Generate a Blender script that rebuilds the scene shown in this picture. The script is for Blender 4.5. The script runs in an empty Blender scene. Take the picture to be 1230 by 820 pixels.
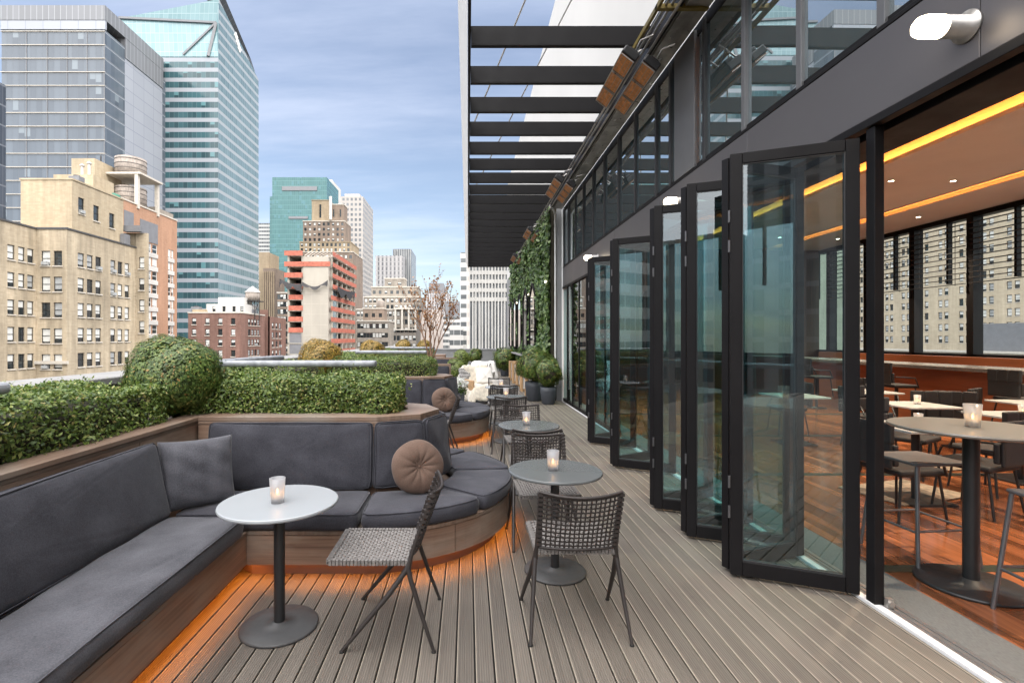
import bpy, bmesh, math, random
import numpy as np
from mathutils import Vector, Matrix
random.seed(7)
R = math.radians
S = bpy.context.scene
COL = S.collection
H, F, VX, VY = 1.6, 610.0, 562.0, 407.0          # eye height; focal length and vanishing point in photo pixels
def wx(px, Y): return (px-VX)*Y/F                  # a photo column at a known distance -> metres
def wz(py, Y): return H-(py-VY)*Y/F

# ------------------------------------------------------------------ mesh building
class MB:
    def __init__(s): s.v=[]; s.f=[]; s.m=[]; s.sm=[]; s.cm=0; s.csm=False
    def face(s, pts):
        n=len(s.v); s.v.extend([tuple(p) for p in pts]); s.f.append(tuple(range(n,n+len(pts)))); s.m.append(s.cm); s.sm.append(s.csm)
    def add(s, vs, fs, smooth=None):
        n=len(s.v); s.v.extend([tuple(p) for p in vs])
        for f in fs: s.f.append(tuple(i+n for i in f)); s.m.append(s.cm); s.sm.append(s.csm if smooth is None else smooth)
    def box(s, x0,x1,y0,y1,z0,z1, M=None):
        vs=[Vector(p) for p in ((x0,y0,z0),(x1,y0,z0),(x1,y1,z0),(x0,y1,z0),(x0,y0,z1),(x1,y0,z1),(x1,y1,z1),(x0,y1,z1))]
        if M is not None: vs=[M@v for v in vs]
        s.add(vs, [(0,3,2,1),(4,5,6,7),(0,1,5,4),(1,2,6,5),(2,3,7,6),(3,0,4,7)], False)
    def bar(s, a, b, w, h, up=(0,0,1)):
        a=Vector(a); b=Vector(b); d=(b-a); L=d.length; d.normalize(); u=Vector(up)
        if abs(d.dot(u))>.99: u=Vector((0,1,0))
        sd=d.cross(u).normalized(); u=sd.cross(d)
        M=Matrix(((sd.x,d.x,u.x,a.x),(sd.y,d.y,u.y,a.y),(sd.z,d.z,u.z,a.z),(0,0,0,1)))
        s.box(-w/2,w/2,0,L,-h/2,h/2,M)
    def tube(s, pts, r, seg=8, cap=True):
        pts=[Vector(p) for p in pts]; n=len(pts); rs=r if isinstance(r,(list,tuple)) else [r]*n
        vs=[]; ref=None
        for i,p in enumerate(pts):
            t=(pts[min(i+1,n-1)]-pts[max(i-1,0)]).normalized()
            if ref is None:
                ref=Vector((0,0,1)) if abs(t.z)<.9 else Vector((1,0,0))
            a=(ref-t*ref.dot(t)).normalized(); b=t.cross(a); ref=a
            for k in range(seg):
                an=2*math.pi*k/seg; vs.append(p+(a*math.cos(an)+b*math.sin(an))*rs[i])
        fs=[]
        for i in range(n-1):
            for k in range(seg):
                k2=(k+1)%seg; fs.append((i*seg+k,i*seg+k2,(i+1)*seg+k2,(i+1)*seg+k))
        s.add(vs,fs,True)
        if cap:
            s.add(vs[:seg],[tuple(reversed(range(seg)))],False); s.add(vs[-seg:],[tuple(range(seg))],False)
    def strip(s, pts, side, w, t):                  # flat ribbon along pts
        pts=[Vector(p) for p in pts]; n=len(pts); vs=[]
        for i,p in enumerate(pts):
            d=(pts[min(i+1,n-1)]-pts[max(i-1,0)]).normalized(); sd=Vector(side); sd=(sd-d*sd.dot(d)).normalized(); u=sd.cross(d)
            vs+= [p-sd*w/2-u*t/2, p+sd*w/2-u*t/2, p+sd*w/2+u*t/2, p-sd*w/2+u*t/2]
        fs=[]
        for i in range(n-1):
            for k in range(4):
                k2=(k+1)%4; fs.append((i*4+k,i*4+k2,(i+1)*4+k2,(i+1)*4+k))
        fs+= [(3,2,1,0),tuple((n-1)*4+k for k in range(4))]
        s.add(vs,fs,False)
    def lathe(s, prof, seg=32, c=(0,0,0), smooth=True, M=None):
        vs=[]; c=Vector(c)
        for (r,z) in prof:
            for k in range(seg):
                a=2*math.pi*k/seg; p=Vector((r*math.cos(a),r*math.sin(a),z))
                if M is not None: p=M@p
                vs.append(c+p)
        fs=[]
        for i in range(len(prof)-1):
            for k in range(seg):
                k2=(k+1)%seg; fs.append((i*seg+k,i*seg+k2,(i+1)*seg+k2,(i+1)*seg+k))
        if prof[0][0]>1e-4: fs.append(tuple(reversed(range(seg))))
        if prof[-1][0]>1e-4: fs.append(tuple((len(prof)-1)*seg+k for k in range(seg)))
        s.add(vs,fs,smooth)
    def prism(s, poly, z0, z1):
        n=len(poly)
        s.add([(x,y,z0) for x,y in poly]+[(x,y,z1) for x,y in poly],
              [tuple(reversed(range(n))),tuple(range(n,2*n))]+[(i,(i+1)%n,(i+1)%n+n,i+n) for i in range(n)],False)
    def build(s, name, mats, parent=None, loc=None, bevel=0, bseg=2, smooth_angle=None, world=False, weld=False):
        me=bpy.data.meshes.new(name)
        v=s.v
        if world and parent is not None:
            o=parent.location; v=[(p[0]-o.x,p[1]-o.y,p[2]-o.z) for p in v]
        me.from_pydata([tuple(p) for p in v],[],s.f)
        if not isinstance(mats,(list,tuple)): mats=[mats]
        for m in mats: me.materials.append(m)
        if len(mats)>1: me.polygons.foreach_set('material_index',s.m)
        me.polygons.foreach_set('use_smooth',s.sm)
        if weld:
            bm=bmesh.new(); bm.from_mesh(me); bmesh.ops.remove_doubles(bm,verts=bm.verts,dist=1e-4); bm.to_mesh(me); bm.free()
        me.update()
        ob=bpy.data.objects.new(name,me); COL.objects.link(ob)
        if parent is not None: ob.parent=parent
        if loc is not None: ob.location=loc
        if bevel:
            b=ob.modifiers.new('bevel','BEVEL'); b.width=bevel; b.segments=bseg; b.limit_method='ANGLE'; b.angle_limit=R(40); b.harden_normals=False
        return ob

def tag(o,label=None,cat=None,group=None,kind=None):
    if label: o['label']=label
    if cat: o['category']=cat
    if group: o['group']=group
    if kind: o['kind']=kind
    return o
def thing(name,label,cat,loc=(0,0,0),rz=0,group=None):
    o=bpy.data.objects.new(name,None); COL.objects.link(o); o.location=loc; o.rotation_euler=(0,0,rz); o.empty_display_size=.1
    return tag(o,label,cat,group)
def dup(o,loc=None,rz=None,label=None,parent=None,group=None):
    c=o.copy(); COL.objects.link(c)
    if parent is not None: c.parent=parent
    if loc is not None: c.location=loc
    if rz is not None: c.rotation_euler=(0,0,rz)
    if label: c['label']=label
    if group: c['group']=group
    for ch in o.children: dup(ch,parent=c)
    return c
def struct(o): o['kind']='structure'; return o

# ------------------------------------------------------------------ materials
def newmat(name):
    m=bpy.data.materials.new(name); m.use_nodes=True; nt=m.node_tree; nt.nodes.clear(); return m,nt
def nd(nt,t,**kw):
    n=nt.nodes.new(t)
    for k,v in kw.items():
        if k.startswith('i_'):
            key=k[2:]; key=int(key) if key.isdigit() else key.replace('_',' ')
            if hasattr(v,'is_output') or isinstance(v,bpy.types.NodeSocket): nt.links.new(v,n.inputs[key])
            else: n.inputs[key].default_value=v
        else: setattr(n,k,v)
    return n
def mth(nt,op,a,b=None,c=None):
    n=nt.nodes.new('ShaderNodeMath'); n.operation=op
    for i,x in enumerate((a,b,c)):
        if x is None: continue
        if isinstance(x,bpy.types.NodeSocket): nt.links.new(x,n.inputs[i])
        else: n.inputs[i].default_value=x
    return n.outputs[0]
def mixc(nt,f,a,b,bt='MIX'):
    n=nt.nodes.new('ShaderNodeMix'); n.data_type='RGBA'; n.blend_type=bt
    for i,x in ((0,f),(6,a),(7,b)):
        if isinstance(x,bpy.types.NodeSocket): nt.links.new(x,n.inputs[i])
        elif i==0: n.inputs[0].default_value=x
        else: n.inputs[i].default_value=(x[0],x[1],x[2],1)
    return n.outputs[2]
def out(nt,sh): 
    o=nt.nodes.new('ShaderNodeOutputMaterial'); nt.links.new(sh,o.inputs[0]); return o
def mapping(nt,scale,coord='Object',rot=(0,0,0)):
    tc=nt.nodes.new('ShaderNodeTexCoord'); mp=nt.nodes.new('ShaderNodeMapping'); mp.inputs['Scale'].default_value=scale; mp.inputs['Rotation'].default_value=rot
    nt.links.new(tc.outputs[coord],mp.inputs[0]); return mp.outputs[0]
def noise(nt,vec,scale=1,detail=4,rough=.55):
    n=nd(nt,'ShaderNodeTexNoise',i_Scale=scale,i_Detail=detail,i_Roughness=rough); nt.links.new(vec,n.inputs['Vector']); return n.outputs[0]
def ramp(nt,f,stops):
    n=nt.nodes.new('ShaderNodeValToRGB'); nt.links.new(f,n.inputs[0]); e=n.color_ramp.elements
    while len(e)<len(stops): e.new(.5)
    for i,(p,c) in enumerate(stops): e[i].position=p; e[i].color=(c[0],c[1],c[2],1)
    return n.outputs[0]
def pmat(name,c,rough=.6,metal=0,var=.12,scale=3,bump=0,bscale=60,stretch=(1,1,1),detail=4,spec=.5,sheen=0,coat=0,c2=None,rvar=0):
    m,nt=newmat(name); v=mapping(nt,stretch)
    f=noise(nt,v,scale,detail)
    f=nd(nt,'ShaderNodeMapRange',i_0=f,i_1=.3,i_2=.7).outputs[0]
    lo=[x*(1-var) for x in c]; hi=[min(1,x*(1+var)) for x in c] if c2 is None else c2
    col=mixc(nt,f,lo,hi)
    p=nd(nt,'ShaderNodeBsdfPrincipled',i_Roughness=rough,i_Metallic=metal); nt.links.new(col,p.inputs['Base Color'])
    p.inputs['Specular IOR Level'].default_value=spec
    if sheen: p.inputs['Sheen Weight'].default_value=sheen
    if coat: p.inputs['Coat Weight'].default_value=coat; p.inputs['Coat Roughness'].default_value=.1
    if rvar:
        r=nd(nt,'ShaderNodeMapRange',i_0=noise(nt,v,scale*2.3,3),i_1=.3,i_2=.7,i_3=max(.02,rough-rvar),i_4=rough+rvar).outputs[0]; nt.links.new(r,p.inputs['Roughness'])
    if bump:
        b=nd(nt,'ShaderNodeBump',i_Strength=bump,i_Distance=.01); nt.links.new(noise(nt,v,bscale,3),b.inputs['Height']); nt.links.new(b.outputs[0],p.inputs['Normal'])
    out(nt,p.outputs[0]); return m
def emat(name,c,s):
    m,nt=newmat(name); e=nd(nt,'ShaderNodeEmission',i_Strength=s); e.inputs[0].default_value=(*c,1); out(nt,e.outputs[0]); return m
def glass(name,tint=(.75,.9,.9),refl=1.0,rough=0.0,opacity=0.0,body=(.02,.03,.03),f0=.06):
    m,nt=newmat(name)
    t=nd(nt,'ShaderNodeBsdfTransparent'); t.inputs[0].default_value=(*tint,1)
    g=nd(nt,'ShaderNodeBsdfGlossy',i_Roughness=rough); g.inputs[0].default_value=(.9,.97,1,1)
    lw=nd(nt,'ShaderNodeLayerWeight',i_Blend=.5)
    fr=mth(nt,'POWER',lw.outputs['Facing'],4.0); fr=mth(nt,'MULTIPLY_ADD',fr,.85*refl,f0)
    fr=mth(nt,'MINIMUM',fr,.95)
    base=t.outputs[0]
    if opacity:
        d=nd(nt,'ShaderNodeBsdfDiffuse'); d.inputs[0].default_value=(*body,1)
        mx=nd(nt,'ShaderNodeMixShader',i_0=opacity); nt.links.new(base,mx.inputs[1]); nt.links.new(d.outputs[0],mx.inputs[2]); base=mx.outputs[0]
    mx=nd(nt,'ShaderNodeMixShader'); nt.links.new(fr,mx.inputs[0]); nt.links.new(base,mx.inputs[1]); nt.links.new(g.outputs[0],mx.inputs[2])
    out(nt,mx.outputs[0]); return m
def wood(name,c1,c2,axis='z',rough=.5,grain=55,spec=.4,boards=None,grey=None):
    # grain lines run across `axis`; boards=(axis index,width) adds board-to-board tint
    m,nt=newmat(name); sc={'x':(grain,1.2,1.2),'y':(1.2,grain,1.2),'z':(1.2,1.2,grain)}[axis]
    v=mapping(nt,sc); f=noise(nt,v,1,5,.6); v2=mapping(nt,[.35*k**.5 for k in sc]); f2=noise(nt,v2,1.3,3)
    g=mth(nt,'ADD',mth(nt,'MULTIPLY',f,.6),mth(nt,'MULTIPLY',f2,.5))
    col=ramp(nt,g,[(.36,c1),(.72,c2)])
    if grey: 
        ff=nd(nt,'ShaderNodeMapRange',i_0=noise(nt,mapping(nt,(1.1,1.1,3)),1.7,4),i_1=.45,i_2=.65,i_4=.75).outputs[0]; col=mixc(nt,ff,col,grey)
    if boards:
        tc=nt.nodes.new('ShaderNodeTexCoord'); sx=nt.nodes.new('ShaderNodeSeparateXYZ'); nt.links.new(tc.outputs['Object'],sx.inputs[0])
        a,w,L=boards
        row=mth(nt,'FLOOR',mth(nt,'DIVIDE',sx.outputs[a],w)); 
        off=nd(nt,'ShaderNodeTexWhiteNoise',noise_dimensions='1D'); nt.links.new(row,off.inputs['W'])
        seg=mth(nt,'FLOOR',mth(nt,'ADD',mth(nt,'DIVIDE',sx.outputs[1-a],L),mth(nt,'MULTIPLY',off.outputs[0],7)))
        cb=nd(nt,'ShaderNodeCombineXYZ'); nt.links.new(row,cb.inputs[0]); nt.links.new(seg,cb.inputs[1])
        wn=nd(nt,'ShaderNodeTexWhiteNoise',noise_dimensions='3D'); nt.links.new(cb.outputs[0],wn.inputs['Vector'])
        k=mth(nt,'MULTIPLY_ADD',wn.outputs[0],1.1,.5)
        vm=nd(nt,'ShaderNodeVectorMath',operation='SCALE'); nt.links.new(col,vm.inputs[0]); nt.links.new(k,vm.inputs['Scale']); col=vm.outputs[0]
    p=nd(nt,'ShaderNodeBsdfPrincipled',i_Roughness=rough); p.inputs['Specular IOR Level'].default_value=spec
    nt.links.new(col,p.inputs['Base Color'])
    b=nd(nt,'ShaderNodeBump',i_Strength=.25,i_Distance=.003); nt.links.new(f,b.inputs['Height']); nt.links.new(b.outputs[0],p.inputs['Normal'])
    out(nt,p.outputs[0]); return m
def leafmat(name,stops,trans=.3):
    m,nt=newmat(name); g=nt.nodes.new('ShaderNodeNewGeometry')
    col=ramp(nt,g.outputs['Random Per Island'],stops)
    p=nd(nt,'ShaderNodeBsdfPrincipled',i_Roughness=.42); p.inputs['Specular IOR Level'].default_value=.5; nt.links.new(col,p.inputs['Base Color'])
    t=nd(nt,'ShaderNodeBsdfTranslucent'); nt.links.new(col,t.inputs[0])
    mx=nd(nt,'ShaderNodeMixShader',i_0=trans); nt.links.new(p.outputs[0],mx.inputs[1]); nt.links.new(t.outputs[0],mx.inputs[2]); out(nt,mx.outputs[0]); return m
def curtain(name,fh,sp,pw,mw,g1,g2,span,mull,rough=.12,spec=.5,line=.05,linec=None,metal=.0,blind=0.0,blindc=(.5,.55,.55)):
    # facade surface of storeys fh high (spandrel share sp) and panes pw wide
    m,nt=newmat(name); tc=nt.nodes.new('ShaderNodeTexCoord'); sx=nt.nodes.new('ShaderNodeSeparateXYZ'); nt.links.new(tc.outputs['Object'],sx.inputs[0])
    u=mth(nt,'DIVIDE',mth(nt,'ADD',sx.outputs[0],sx.outputs[1]),pw); v=mth(nt,'DIVIDE',sx.outputs[2],fh)
    fu=mth(nt,'FRACT',u); fv=mth(nt,'FRACT',v)
    cb=nd(nt,'ShaderNodeCombineXYZ'); nt.links.new(mth(nt,'FLOOR',u),cb.inputs[0]); nt.links.new(mth(nt,'FLOOR',v),cb.inputs[1])
    wn=nd(nt,'ShaderNodeTexWhiteNoise',noise_dimensions='3D'); nt.links.new(cb.outputs[0],wn.inputs['Vector'])
    big=noise(nt,mapping(nt,(.05,.05,.05)),1,3)
    fac=mth(nt,'ADD',mth(nt,'MULTIPLY',wn.outputs[0],.65),mth(nt,'MULTIPLY',big,.35))
    col=mixc(nt,fac,g1,g2)
    if blind:
        s2=nt.nodes.new('ShaderNodeSeparateColor'); nt.links.new(wn.outputs[1],s2.inputs[0])
        bm=mth(nt,'MULTIPLY',mth(nt,'LESS_THAN',s2.outputs[0],blind),mth(nt,'GREATER_THAN',fv,mth(nt,'MULTIPLY_ADD',s2.outputs[1],.5,sp)))
        col=mixc(nt,bm,col,blindc)
    ms=mth(nt,'LESS_THAN',fv,sp); mm=mth(nt,'LESS_THAN',fu,mw)
    col=mixc(nt,mm,col,mull); 
    col=mixc(nt,ms,col,span)
    rg=mth(nt,'MULTIPLY_ADD',mth(nt,'MAXIMUM',ms,mm),.45,rough)
    if linec:
        ml=mth(nt,'LESS_THAN',fv,line); col=mixc(nt,ml,col,linec)
    p=nd(nt,'ShaderNodeBsdfPrincipled',i_Metallic=metal); p.inputs['Specular IOR Level'].default_value=spec
    nt.links.new(col,p.inputs['Base Color']); nt.links.new(rg,p.inputs['Roughness'])
    b=nd(nt,'ShaderNodeBump',i_Strength=.15,i_Distance=.2); nt.links.new(wn.outputs[0],b.inputs['Height'])
    out(nt,p.outputs[0]); return m
def brick(name,c1,c2,mortar,sx=.23,sz=.075,var=.12,rough=.85):
    m,nt=newmat(name); tc=nt.nodes.new('ShaderNodeTexCoord'); sp=nt.nodes.new('ShaderNodeSeparateXYZ'); nt.links.new(tc.outputs['Object'],sp.inputs[0])
    cb=nt.nodes.new('ShaderNodeCombineXYZ'); nt.links.new(mth(nt,'ADD',sp.outputs[0],sp.outputs[1]),cb.inputs[0]); nt.links.new(sp.outputs[2],cb.inputs[1])
    bt=nd(nt,'ShaderNodeTexBrick',i_Scale=1.0); bt.inputs['Brick Width'].default_value=sx; bt.inputs['Row Height'].default_value=sz; bt.inputs['Mortar Size'].default_value=.008
    nt.links.new(cb.outputs[0],bt.inputs['Vector'])
    for k,c in (('Color1',c1),('Color2',c2),('Mortar',mortar)): bt.inputs[k].default_value=(*c,1)
    f=nd(nt,'ShaderNodeMapRange',i_0=noise(nt,mapping(nt,(.25,.25,.09)),1.2,6,.65),i_1=.3,i_2=.7,i_3=1-var*1.6,i_4=1+var).outputs[0]
    f2=nd(nt,'ShaderNodeMapRange',i_0=noise(nt,mapping(nt,(1.6,1.6,.12)),1.0,4,.6),i_1=.35,i_2=.7,i_3=1-var,i_4=1+var*.5).outputs[0]
    vm=nd(nt,'ShaderNodeVectorMath',operation='SCALE'); nt.links.new(bt.outputs[0],vm.inputs[0]); nt.links.new(mth(nt,'MULTIPLY',f,f2),vm.inputs['Scale'])
    p=nd(nt,'ShaderNodeBsdfPrincipled',i_Roughness=rough); nt.links.new(vm.outputs[0],p.inputs['Base Color']); p.inputs['Specular IOR Level'].default_value=.25
    out(nt,p.outputs[0]); return m
def fabric(name,c,c2,weave=900,fuzz=.12):
    m,nt=newmat(name); v=mapping(nt,(1,1,1))
    n1=noise(nt,v,150,3,.85); n2=noise(nt,v,5,4)
    f=mth(nt,'ADD',mth(nt,'MULTIPLY',n1,.6),mth(nt,'MULTIPLY',n2,.4))
    col=ramp(nt,f,[(.33,c),(.69,c2)])
    p=nd(nt,'ShaderNodeBsdfPrincipled',i_Roughness=.9); nt.links.new(col,p.inputs['Base Color']); p.inputs['Specular IOR Level'].default_value=.2
    p.inputs['Sheen Weight'].default_value=fuzz; p.inputs['Sheen Roughness'].default_value=.45
    b=nd(nt,'ShaderNodeBump',i_Strength=.35,i_Distance=.002); nt.links.new(n1,b.inputs['Height'])
    n3=noise(nt,mapping(nt,(1,1,1.6)),7,3); b2=nd(nt,'ShaderNodeBump',i_Strength=.14,i_Distance=.03); nt.links.new(n3,b2.inputs['Height']); nt.links.new(b.outputs[0],b2.inputs['Normal'])
    nt.links.new(b2.outputs[0],p.inputs['Normal']); out(nt,p.outputs[0]); return m

def deckmat():
    m,nt=newmat('composite_decking'); g=nt.nodes.new('ShaderNodeNewGeometry')
    tc=nt.nodes.new('ShaderNodeTexCoord'); sx=nt.nodes.new('ShaderNodeSeparateXYZ'); nt.links.new(tc.outputs['Object'],sx.inputs[0])
    st=noise(nt,mapping(nt,(140,1.4,1)),1,4,.6); bl=noise(nt,mapping(nt,(1.4,.8,1)),1.5,4)
    f=mth(nt,'ADD',mth(nt,'MULTIPLY',st,.5),mth(nt,'ADD',mth(nt,'MULTIPLY',bl,.30),mth(nt,'MULTIPLY',g.outputs['Random Per Island'],.2)))
    col=ramp(nt,f,[(.30,(.073,.063,.053)),(.70,(.162,.141,.119))])
    ed=mth(nt,'LESS_THAN',mth(nt,'FRACT',mth(nt,'DIVIDE',mth(nt,'ADD',sx.outputs[0],1.66),.0944)),.06); col=mixc(nt,ed,col,(.27,.235,.19))
    rib=mth(nt,'SINE',mth(nt,'MULTIPLY',sx.outputs[0],2*math.pi/.0118))
    sp=nd(nt,'ShaderNodeMapRange',i_0=noise(nt,mapping(nt,(3,3,3)),2.2,5,.7),i_1=.62,i_2=.75,i_3=1,i_4=.72).outputs[0]
    rb=mth(nt,'MULTIPLY_ADD',rib,.10,.93)
    vm=nd(nt,'ShaderNodeVectorMath',operation='SCALE'); nt.links.new(col,vm.inputs[0]); nt.links.new(mth(nt,'MULTIPLY',sp,rb),vm.inputs['Scale'])
    p=nd(nt,'ShaderNodeBsdfPrincipled',i_Roughness=.62); p.inputs['Specular IOR Level'].default_value=.35; nt.links.new(vm.outputs[0],p.inputs['Base Color'])
    b=nd(nt,'ShaderNodeBump',i_Strength=.5,i_Distance=.0015); nt.links.new(rib,b.inputs['Height']); nt.links.new(b.outputs[0],p.inputs['Normal'])
    out(nt,p.outputs[0]); return m

M={}
M['deck']=deckmat()
M['gap']=pmat('black_underdeck',(.01,.01,.01),.9)
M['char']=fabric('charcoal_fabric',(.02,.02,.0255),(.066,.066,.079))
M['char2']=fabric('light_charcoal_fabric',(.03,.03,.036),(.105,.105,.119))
M['brown']=fabric('brown_velvet',(.08,.05,.037),(.15,.10,.078),fuzz=.1)
M['woodh']=wood('weathered_hardwood_face',(.11,.062,.042),(.28,.18,.125),'z',grey=(.27,.215,.17))
M['woodx']=wood('weathered_hardwood_cap',(.10,.06,.04),(.24,.165,.12),'x',grey=(.21,.18,.15))
M['woody']=wood('weathered_hardwood_cap_across',(.10,.06,.04),(.24,.165,.12),'y',grey=(.21,.18,.15))
M['toe']=pmat('dark_toe_board',(.12,.07,.05),.7)
M['led']=emat('orange_led',(1,.3,.025),27)
M['dark']=pmat('anthracite_powder_coat',(.0085,.0078,.0085),.5,0,.15,2,spec=.16,rvar=.08)
M['dark2']=pmat('charcoal_steel',(.022,.022,.024),.45,0,.15,2,bump=.05)
M['fascia']=pmat('grey_metal_cladding',(.115,.108,.112),.42,.35,.07,.8,stretch=(1,.4,1),rvar=.06)
M['pier']=pmat('grey_pier_cladding',(.15,.15,.155),.42,.35,.07,1.2,rvar=.06)
M['galv']=pmat('galvanised_steel',(.42,.4,.38),.38,.75,.25,6,rvar=.12)
M['whitee']=pmat('white_edge_cladding',(.88,.88,.87),.5,0,.03,2)
M['alu']=pmat('white_aluminium_nosing',(.78,.78,.78),.4,.2,.06,5)
M['alug']=pmat('grey_aluminium_track',(.3,.3,.3),.35,.7,.12,6)
M['white']=pmat('white_paint',(.78,.78,.77),.5,0,.05,2)
M['plaster']=pmat('white_tower_plaster',(.62,.61,.59),.85,0,.05,.5,bump=.3,bscale=9,stretch=(1,.6,.3),detail=8)
M['glass']=glass('door_glass',(.5,.74,.76),1.0,0,0,f0=.11)
M['clere']=glass('clerestory_glass',(.3,.45,.5),1.0,0.0,.6,(.07,.115,.13),f0=.42)
M['winglass']=glass('window_glass',(.9,.95,.95),.6,0,0,f0=.05)
M['mirror']=pmat('mirror_silver',(.8,.82,.82),.02,1,.02)
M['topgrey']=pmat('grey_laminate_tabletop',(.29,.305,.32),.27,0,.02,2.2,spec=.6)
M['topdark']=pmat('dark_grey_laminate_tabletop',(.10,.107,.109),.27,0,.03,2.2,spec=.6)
M['tbl']=pmat('black_table_steel',(.017,.017,.018),.42,.0,.15,5,rvar=.08)
M['tblbase']=pmat('brushed_dark_base',(.05,.05,.051),.55,.0,.15,7,rvar=.1)
M['cane']=pmat('grey_brown_woven_cord',(.15,.138,.13),.5,0,.4,60)
M['caned']=pmat('dark_woven_cord',(.024,.018,.016),.55,0,.35,60)
M['chairfr']=pmat('bronze_chair_tube',(.026,.021,.0195),.45,.0,.15,5)
M['rubber']=pmat('black_rubber',(.01,.01,.01),.8)
M['greyrail']=pmat('grey_rail_paint',(.26,.27,.29),.5,.2,.3,14,bump=.1,bscale=120)
M['soil']=pmat('planter_soil',(.03,.02,.015),1)
M['twig']=pmat('hedge_twigs',(.035,.03,.018),.9,0,.3,20)
M['parapet']=pmat('grey_stone_coping',(.22,.215,.21),.8,0,.15,3)
M['hedge']=leafmat('boxwood_leaves',[(0,(.036,.07,.013)),(.4,(.09,.148,.026)),(.75,(.17,.235,.048)),(.93,(.29,.33,.095)),(1,(.36,.29,.11))])
M['ballg']=leafmat('green_shrub_leaves',[(0,(.03,.062,.012)),(.45,(.082,.14,.025)),(.82,(.155,.21,.045)),(.95,(.24,.23,.055)),(1,(.36,.2,.06))])
M['ballo']=leafmat('golden_shrub_leaves',[(0,(.12,.1,.015)),(.5,(.28,.19,.03)),(.8,(.4,.24,.045)),(1,(.48,.3,.08))])
M['bally']=leafmat('yellow_green_leaves',[(0,(.07,.11,.02)),(.5,(.16,.22,.045)),(1,(.28,.32,.09))])
M['ivy']=leafmat('ivy_leaves',[(0,(.025,.055,.012)),(.5,(.06,.12,.025)),(.85,(.13,.2,.05)),(1,(.26,.34,.15))],.2)
M['autumn']=leafmat('autumn_leaves',[(0,(.22,.09,.03)),(.5,(.34,.15,.05)),(1,(.42,.24,.1))])
M['bark']=pmat('reddish_bark',(.24,.14,.09),.8,0,.3,20)
M['petal']=leafmat('white_petals',[(0,(.6,.6,.57)),(1,(.85,.85,.82))])
M['pot']=pmat('slate_planter',(.045,.05,.06),.55,0,.15,4)
M['siding']=pmat('grey_siding',(.24,.245,.25),.6,.1,.1,1)
M['fleece']=pmat('cream_fleece',(.62,.56,.46),.95,0,.2,14,bump=1,bscale=45,sheen=1)
M['cloth']=pmat('white_cotton',(.75,.73,.7),.9,0,.06,10,bump=.2,bscale=30)
M['lightwood']=wood('light_oak',(.38,.23,.12),(.55,.36,.2),'x',grain=30)
M['heat']=pmat('orange_ceramic_tile',(.62,.26,.08),.6,0,.3,22,bump=.5,bscale=60)  # orange is the ceramic's own colour, no emission
M['brass']=pmat('brass_yellow_paint',(.2,.15,.04),.5,.3,.2,8)
M['lamp']=emat('sconce_glow',(1,.82,.58),4)
M['flame']=emat('candle_flame',(1,.5,.12),13)
M['cove']=emat('cove_led',(1,.27,.04),15)
M['down']=emat('downlight_glow',(1,.8,.55),14)
# ------------------------------------------------------------------ soft shapes
def smooth_outline(pts,step=.03,rounds=2):
    p=[Vector(q) for q in pts]; o=[]
    n=len(p)
    for i in range(n):
        a,b=p[i],p[(i+1)%n]; k=max(1,int((b-a).length/step))
        o+=[a.lerp(b,j/k) for j in range(k)]
    for _ in range(rounds):
        n=len(o); o=[(o[i-1]+o[i]*2+o[(i+1)%n])/4 for i in range(n)]
    return o
def cushion_mb(outline,z0,z1,rnd=.035,crown=.012,Mx=None,c=None,wob=.004,seed=0,piping=True):
    rg=random.Random(seed); ph=[rg.uniform(0,6) for _ in range(6)]
    o=smooth_outline([Vector((x,y)) for x,y in outline]); n=len(o)
    cx=Vector((sum(p.x for p in o)/n,sum(p.y for p in o)/n)) if c is None else Vector(c)
    rings=[]
    K=5
    for i in range(K+1):
        a=math.pi/2*i/K; rings.append((rnd*(1-math.sin(a)),z0+rnd*(1-math.cos(a))))
    mid=(z0+z1)/2
    rings.append((-.004,mid))
    for i in range(K+1):
        a=math.pi/2*i/K; rings.append((rnd*(1-math.cos(a)),z1-rnd*(1-math.sin(a))))
    for d,h in ((rnd*2,.4),(rnd*3.5,.75),(rnd*6,1)): rings.append((d,z1+crown*h))
    vs=[]
    for (d,z) in rings:
        for p in o:
            v=p-cx; L=v.length; q=cx+v*max(.12,(1-d/max(L,.01)))
            w=wob*(math.sin(q.x*9+ph[0])*math.sin(q.y*8+ph[1])+.6*math.sin(q.x*23+ph[2]+q.y*17)) if z>mid-.001 else 0
            vs.append((q.x,q.y,z+w))
    fs=[]
    for r in range(len(rings)-1):
        for k in range(n):
            k2=(k+1)%n; fs.append((r*n+k,r*n+k2,(r+1)*n+k2,(r+1)*n+k))
    L=(len(rings)-1)*n
    vs.append((cx.x,cx.y,z1+crown)); ci=len(vs)-1
    for k in range(n): fs.append((L+k,L+(k+1)%n,ci))
    fs.append(tuple(reversed(range(n))))
    mb=MB()
    if Mx is not None: vs=[Mx@Vector(v) for v in vs]
    if piping:
        pp=[]
        for p in o[::2]+[o[0]]:
            v=p-cx; q=cx+v*(1-rnd*.22/max(v.length,.01)); q=Vector((q.x,q.y,z1-rnd*.2)); pp.append(Mx@q if Mx is not None else q)
        mb.tube(pp,.0042,5,cap=False)
    mb.add(vs,fs,True); return mb
def panel_matrix(a,b,z0,lean,out_):
    # local x along a->b, local y up the (leaning) back, local z out of the front
    a=Vector((a[0],a[1],z0)); b=Vector((b[0],b[1],z0)); x=(b-a).normalized(); o=Vector((out_[0],out_[1],0)).normalized()
    y=(Vector((0,0,1))*math.cos(lean)-o*math.sin(lean)).normalized(); z=x.cross(y)
    return Matrix(((x.x,y.x,z.x,a.x),(x.y,y.y,z.y,a.y),(x.z,y.z,z.z,a.z),(0,0,0,1)))
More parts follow.
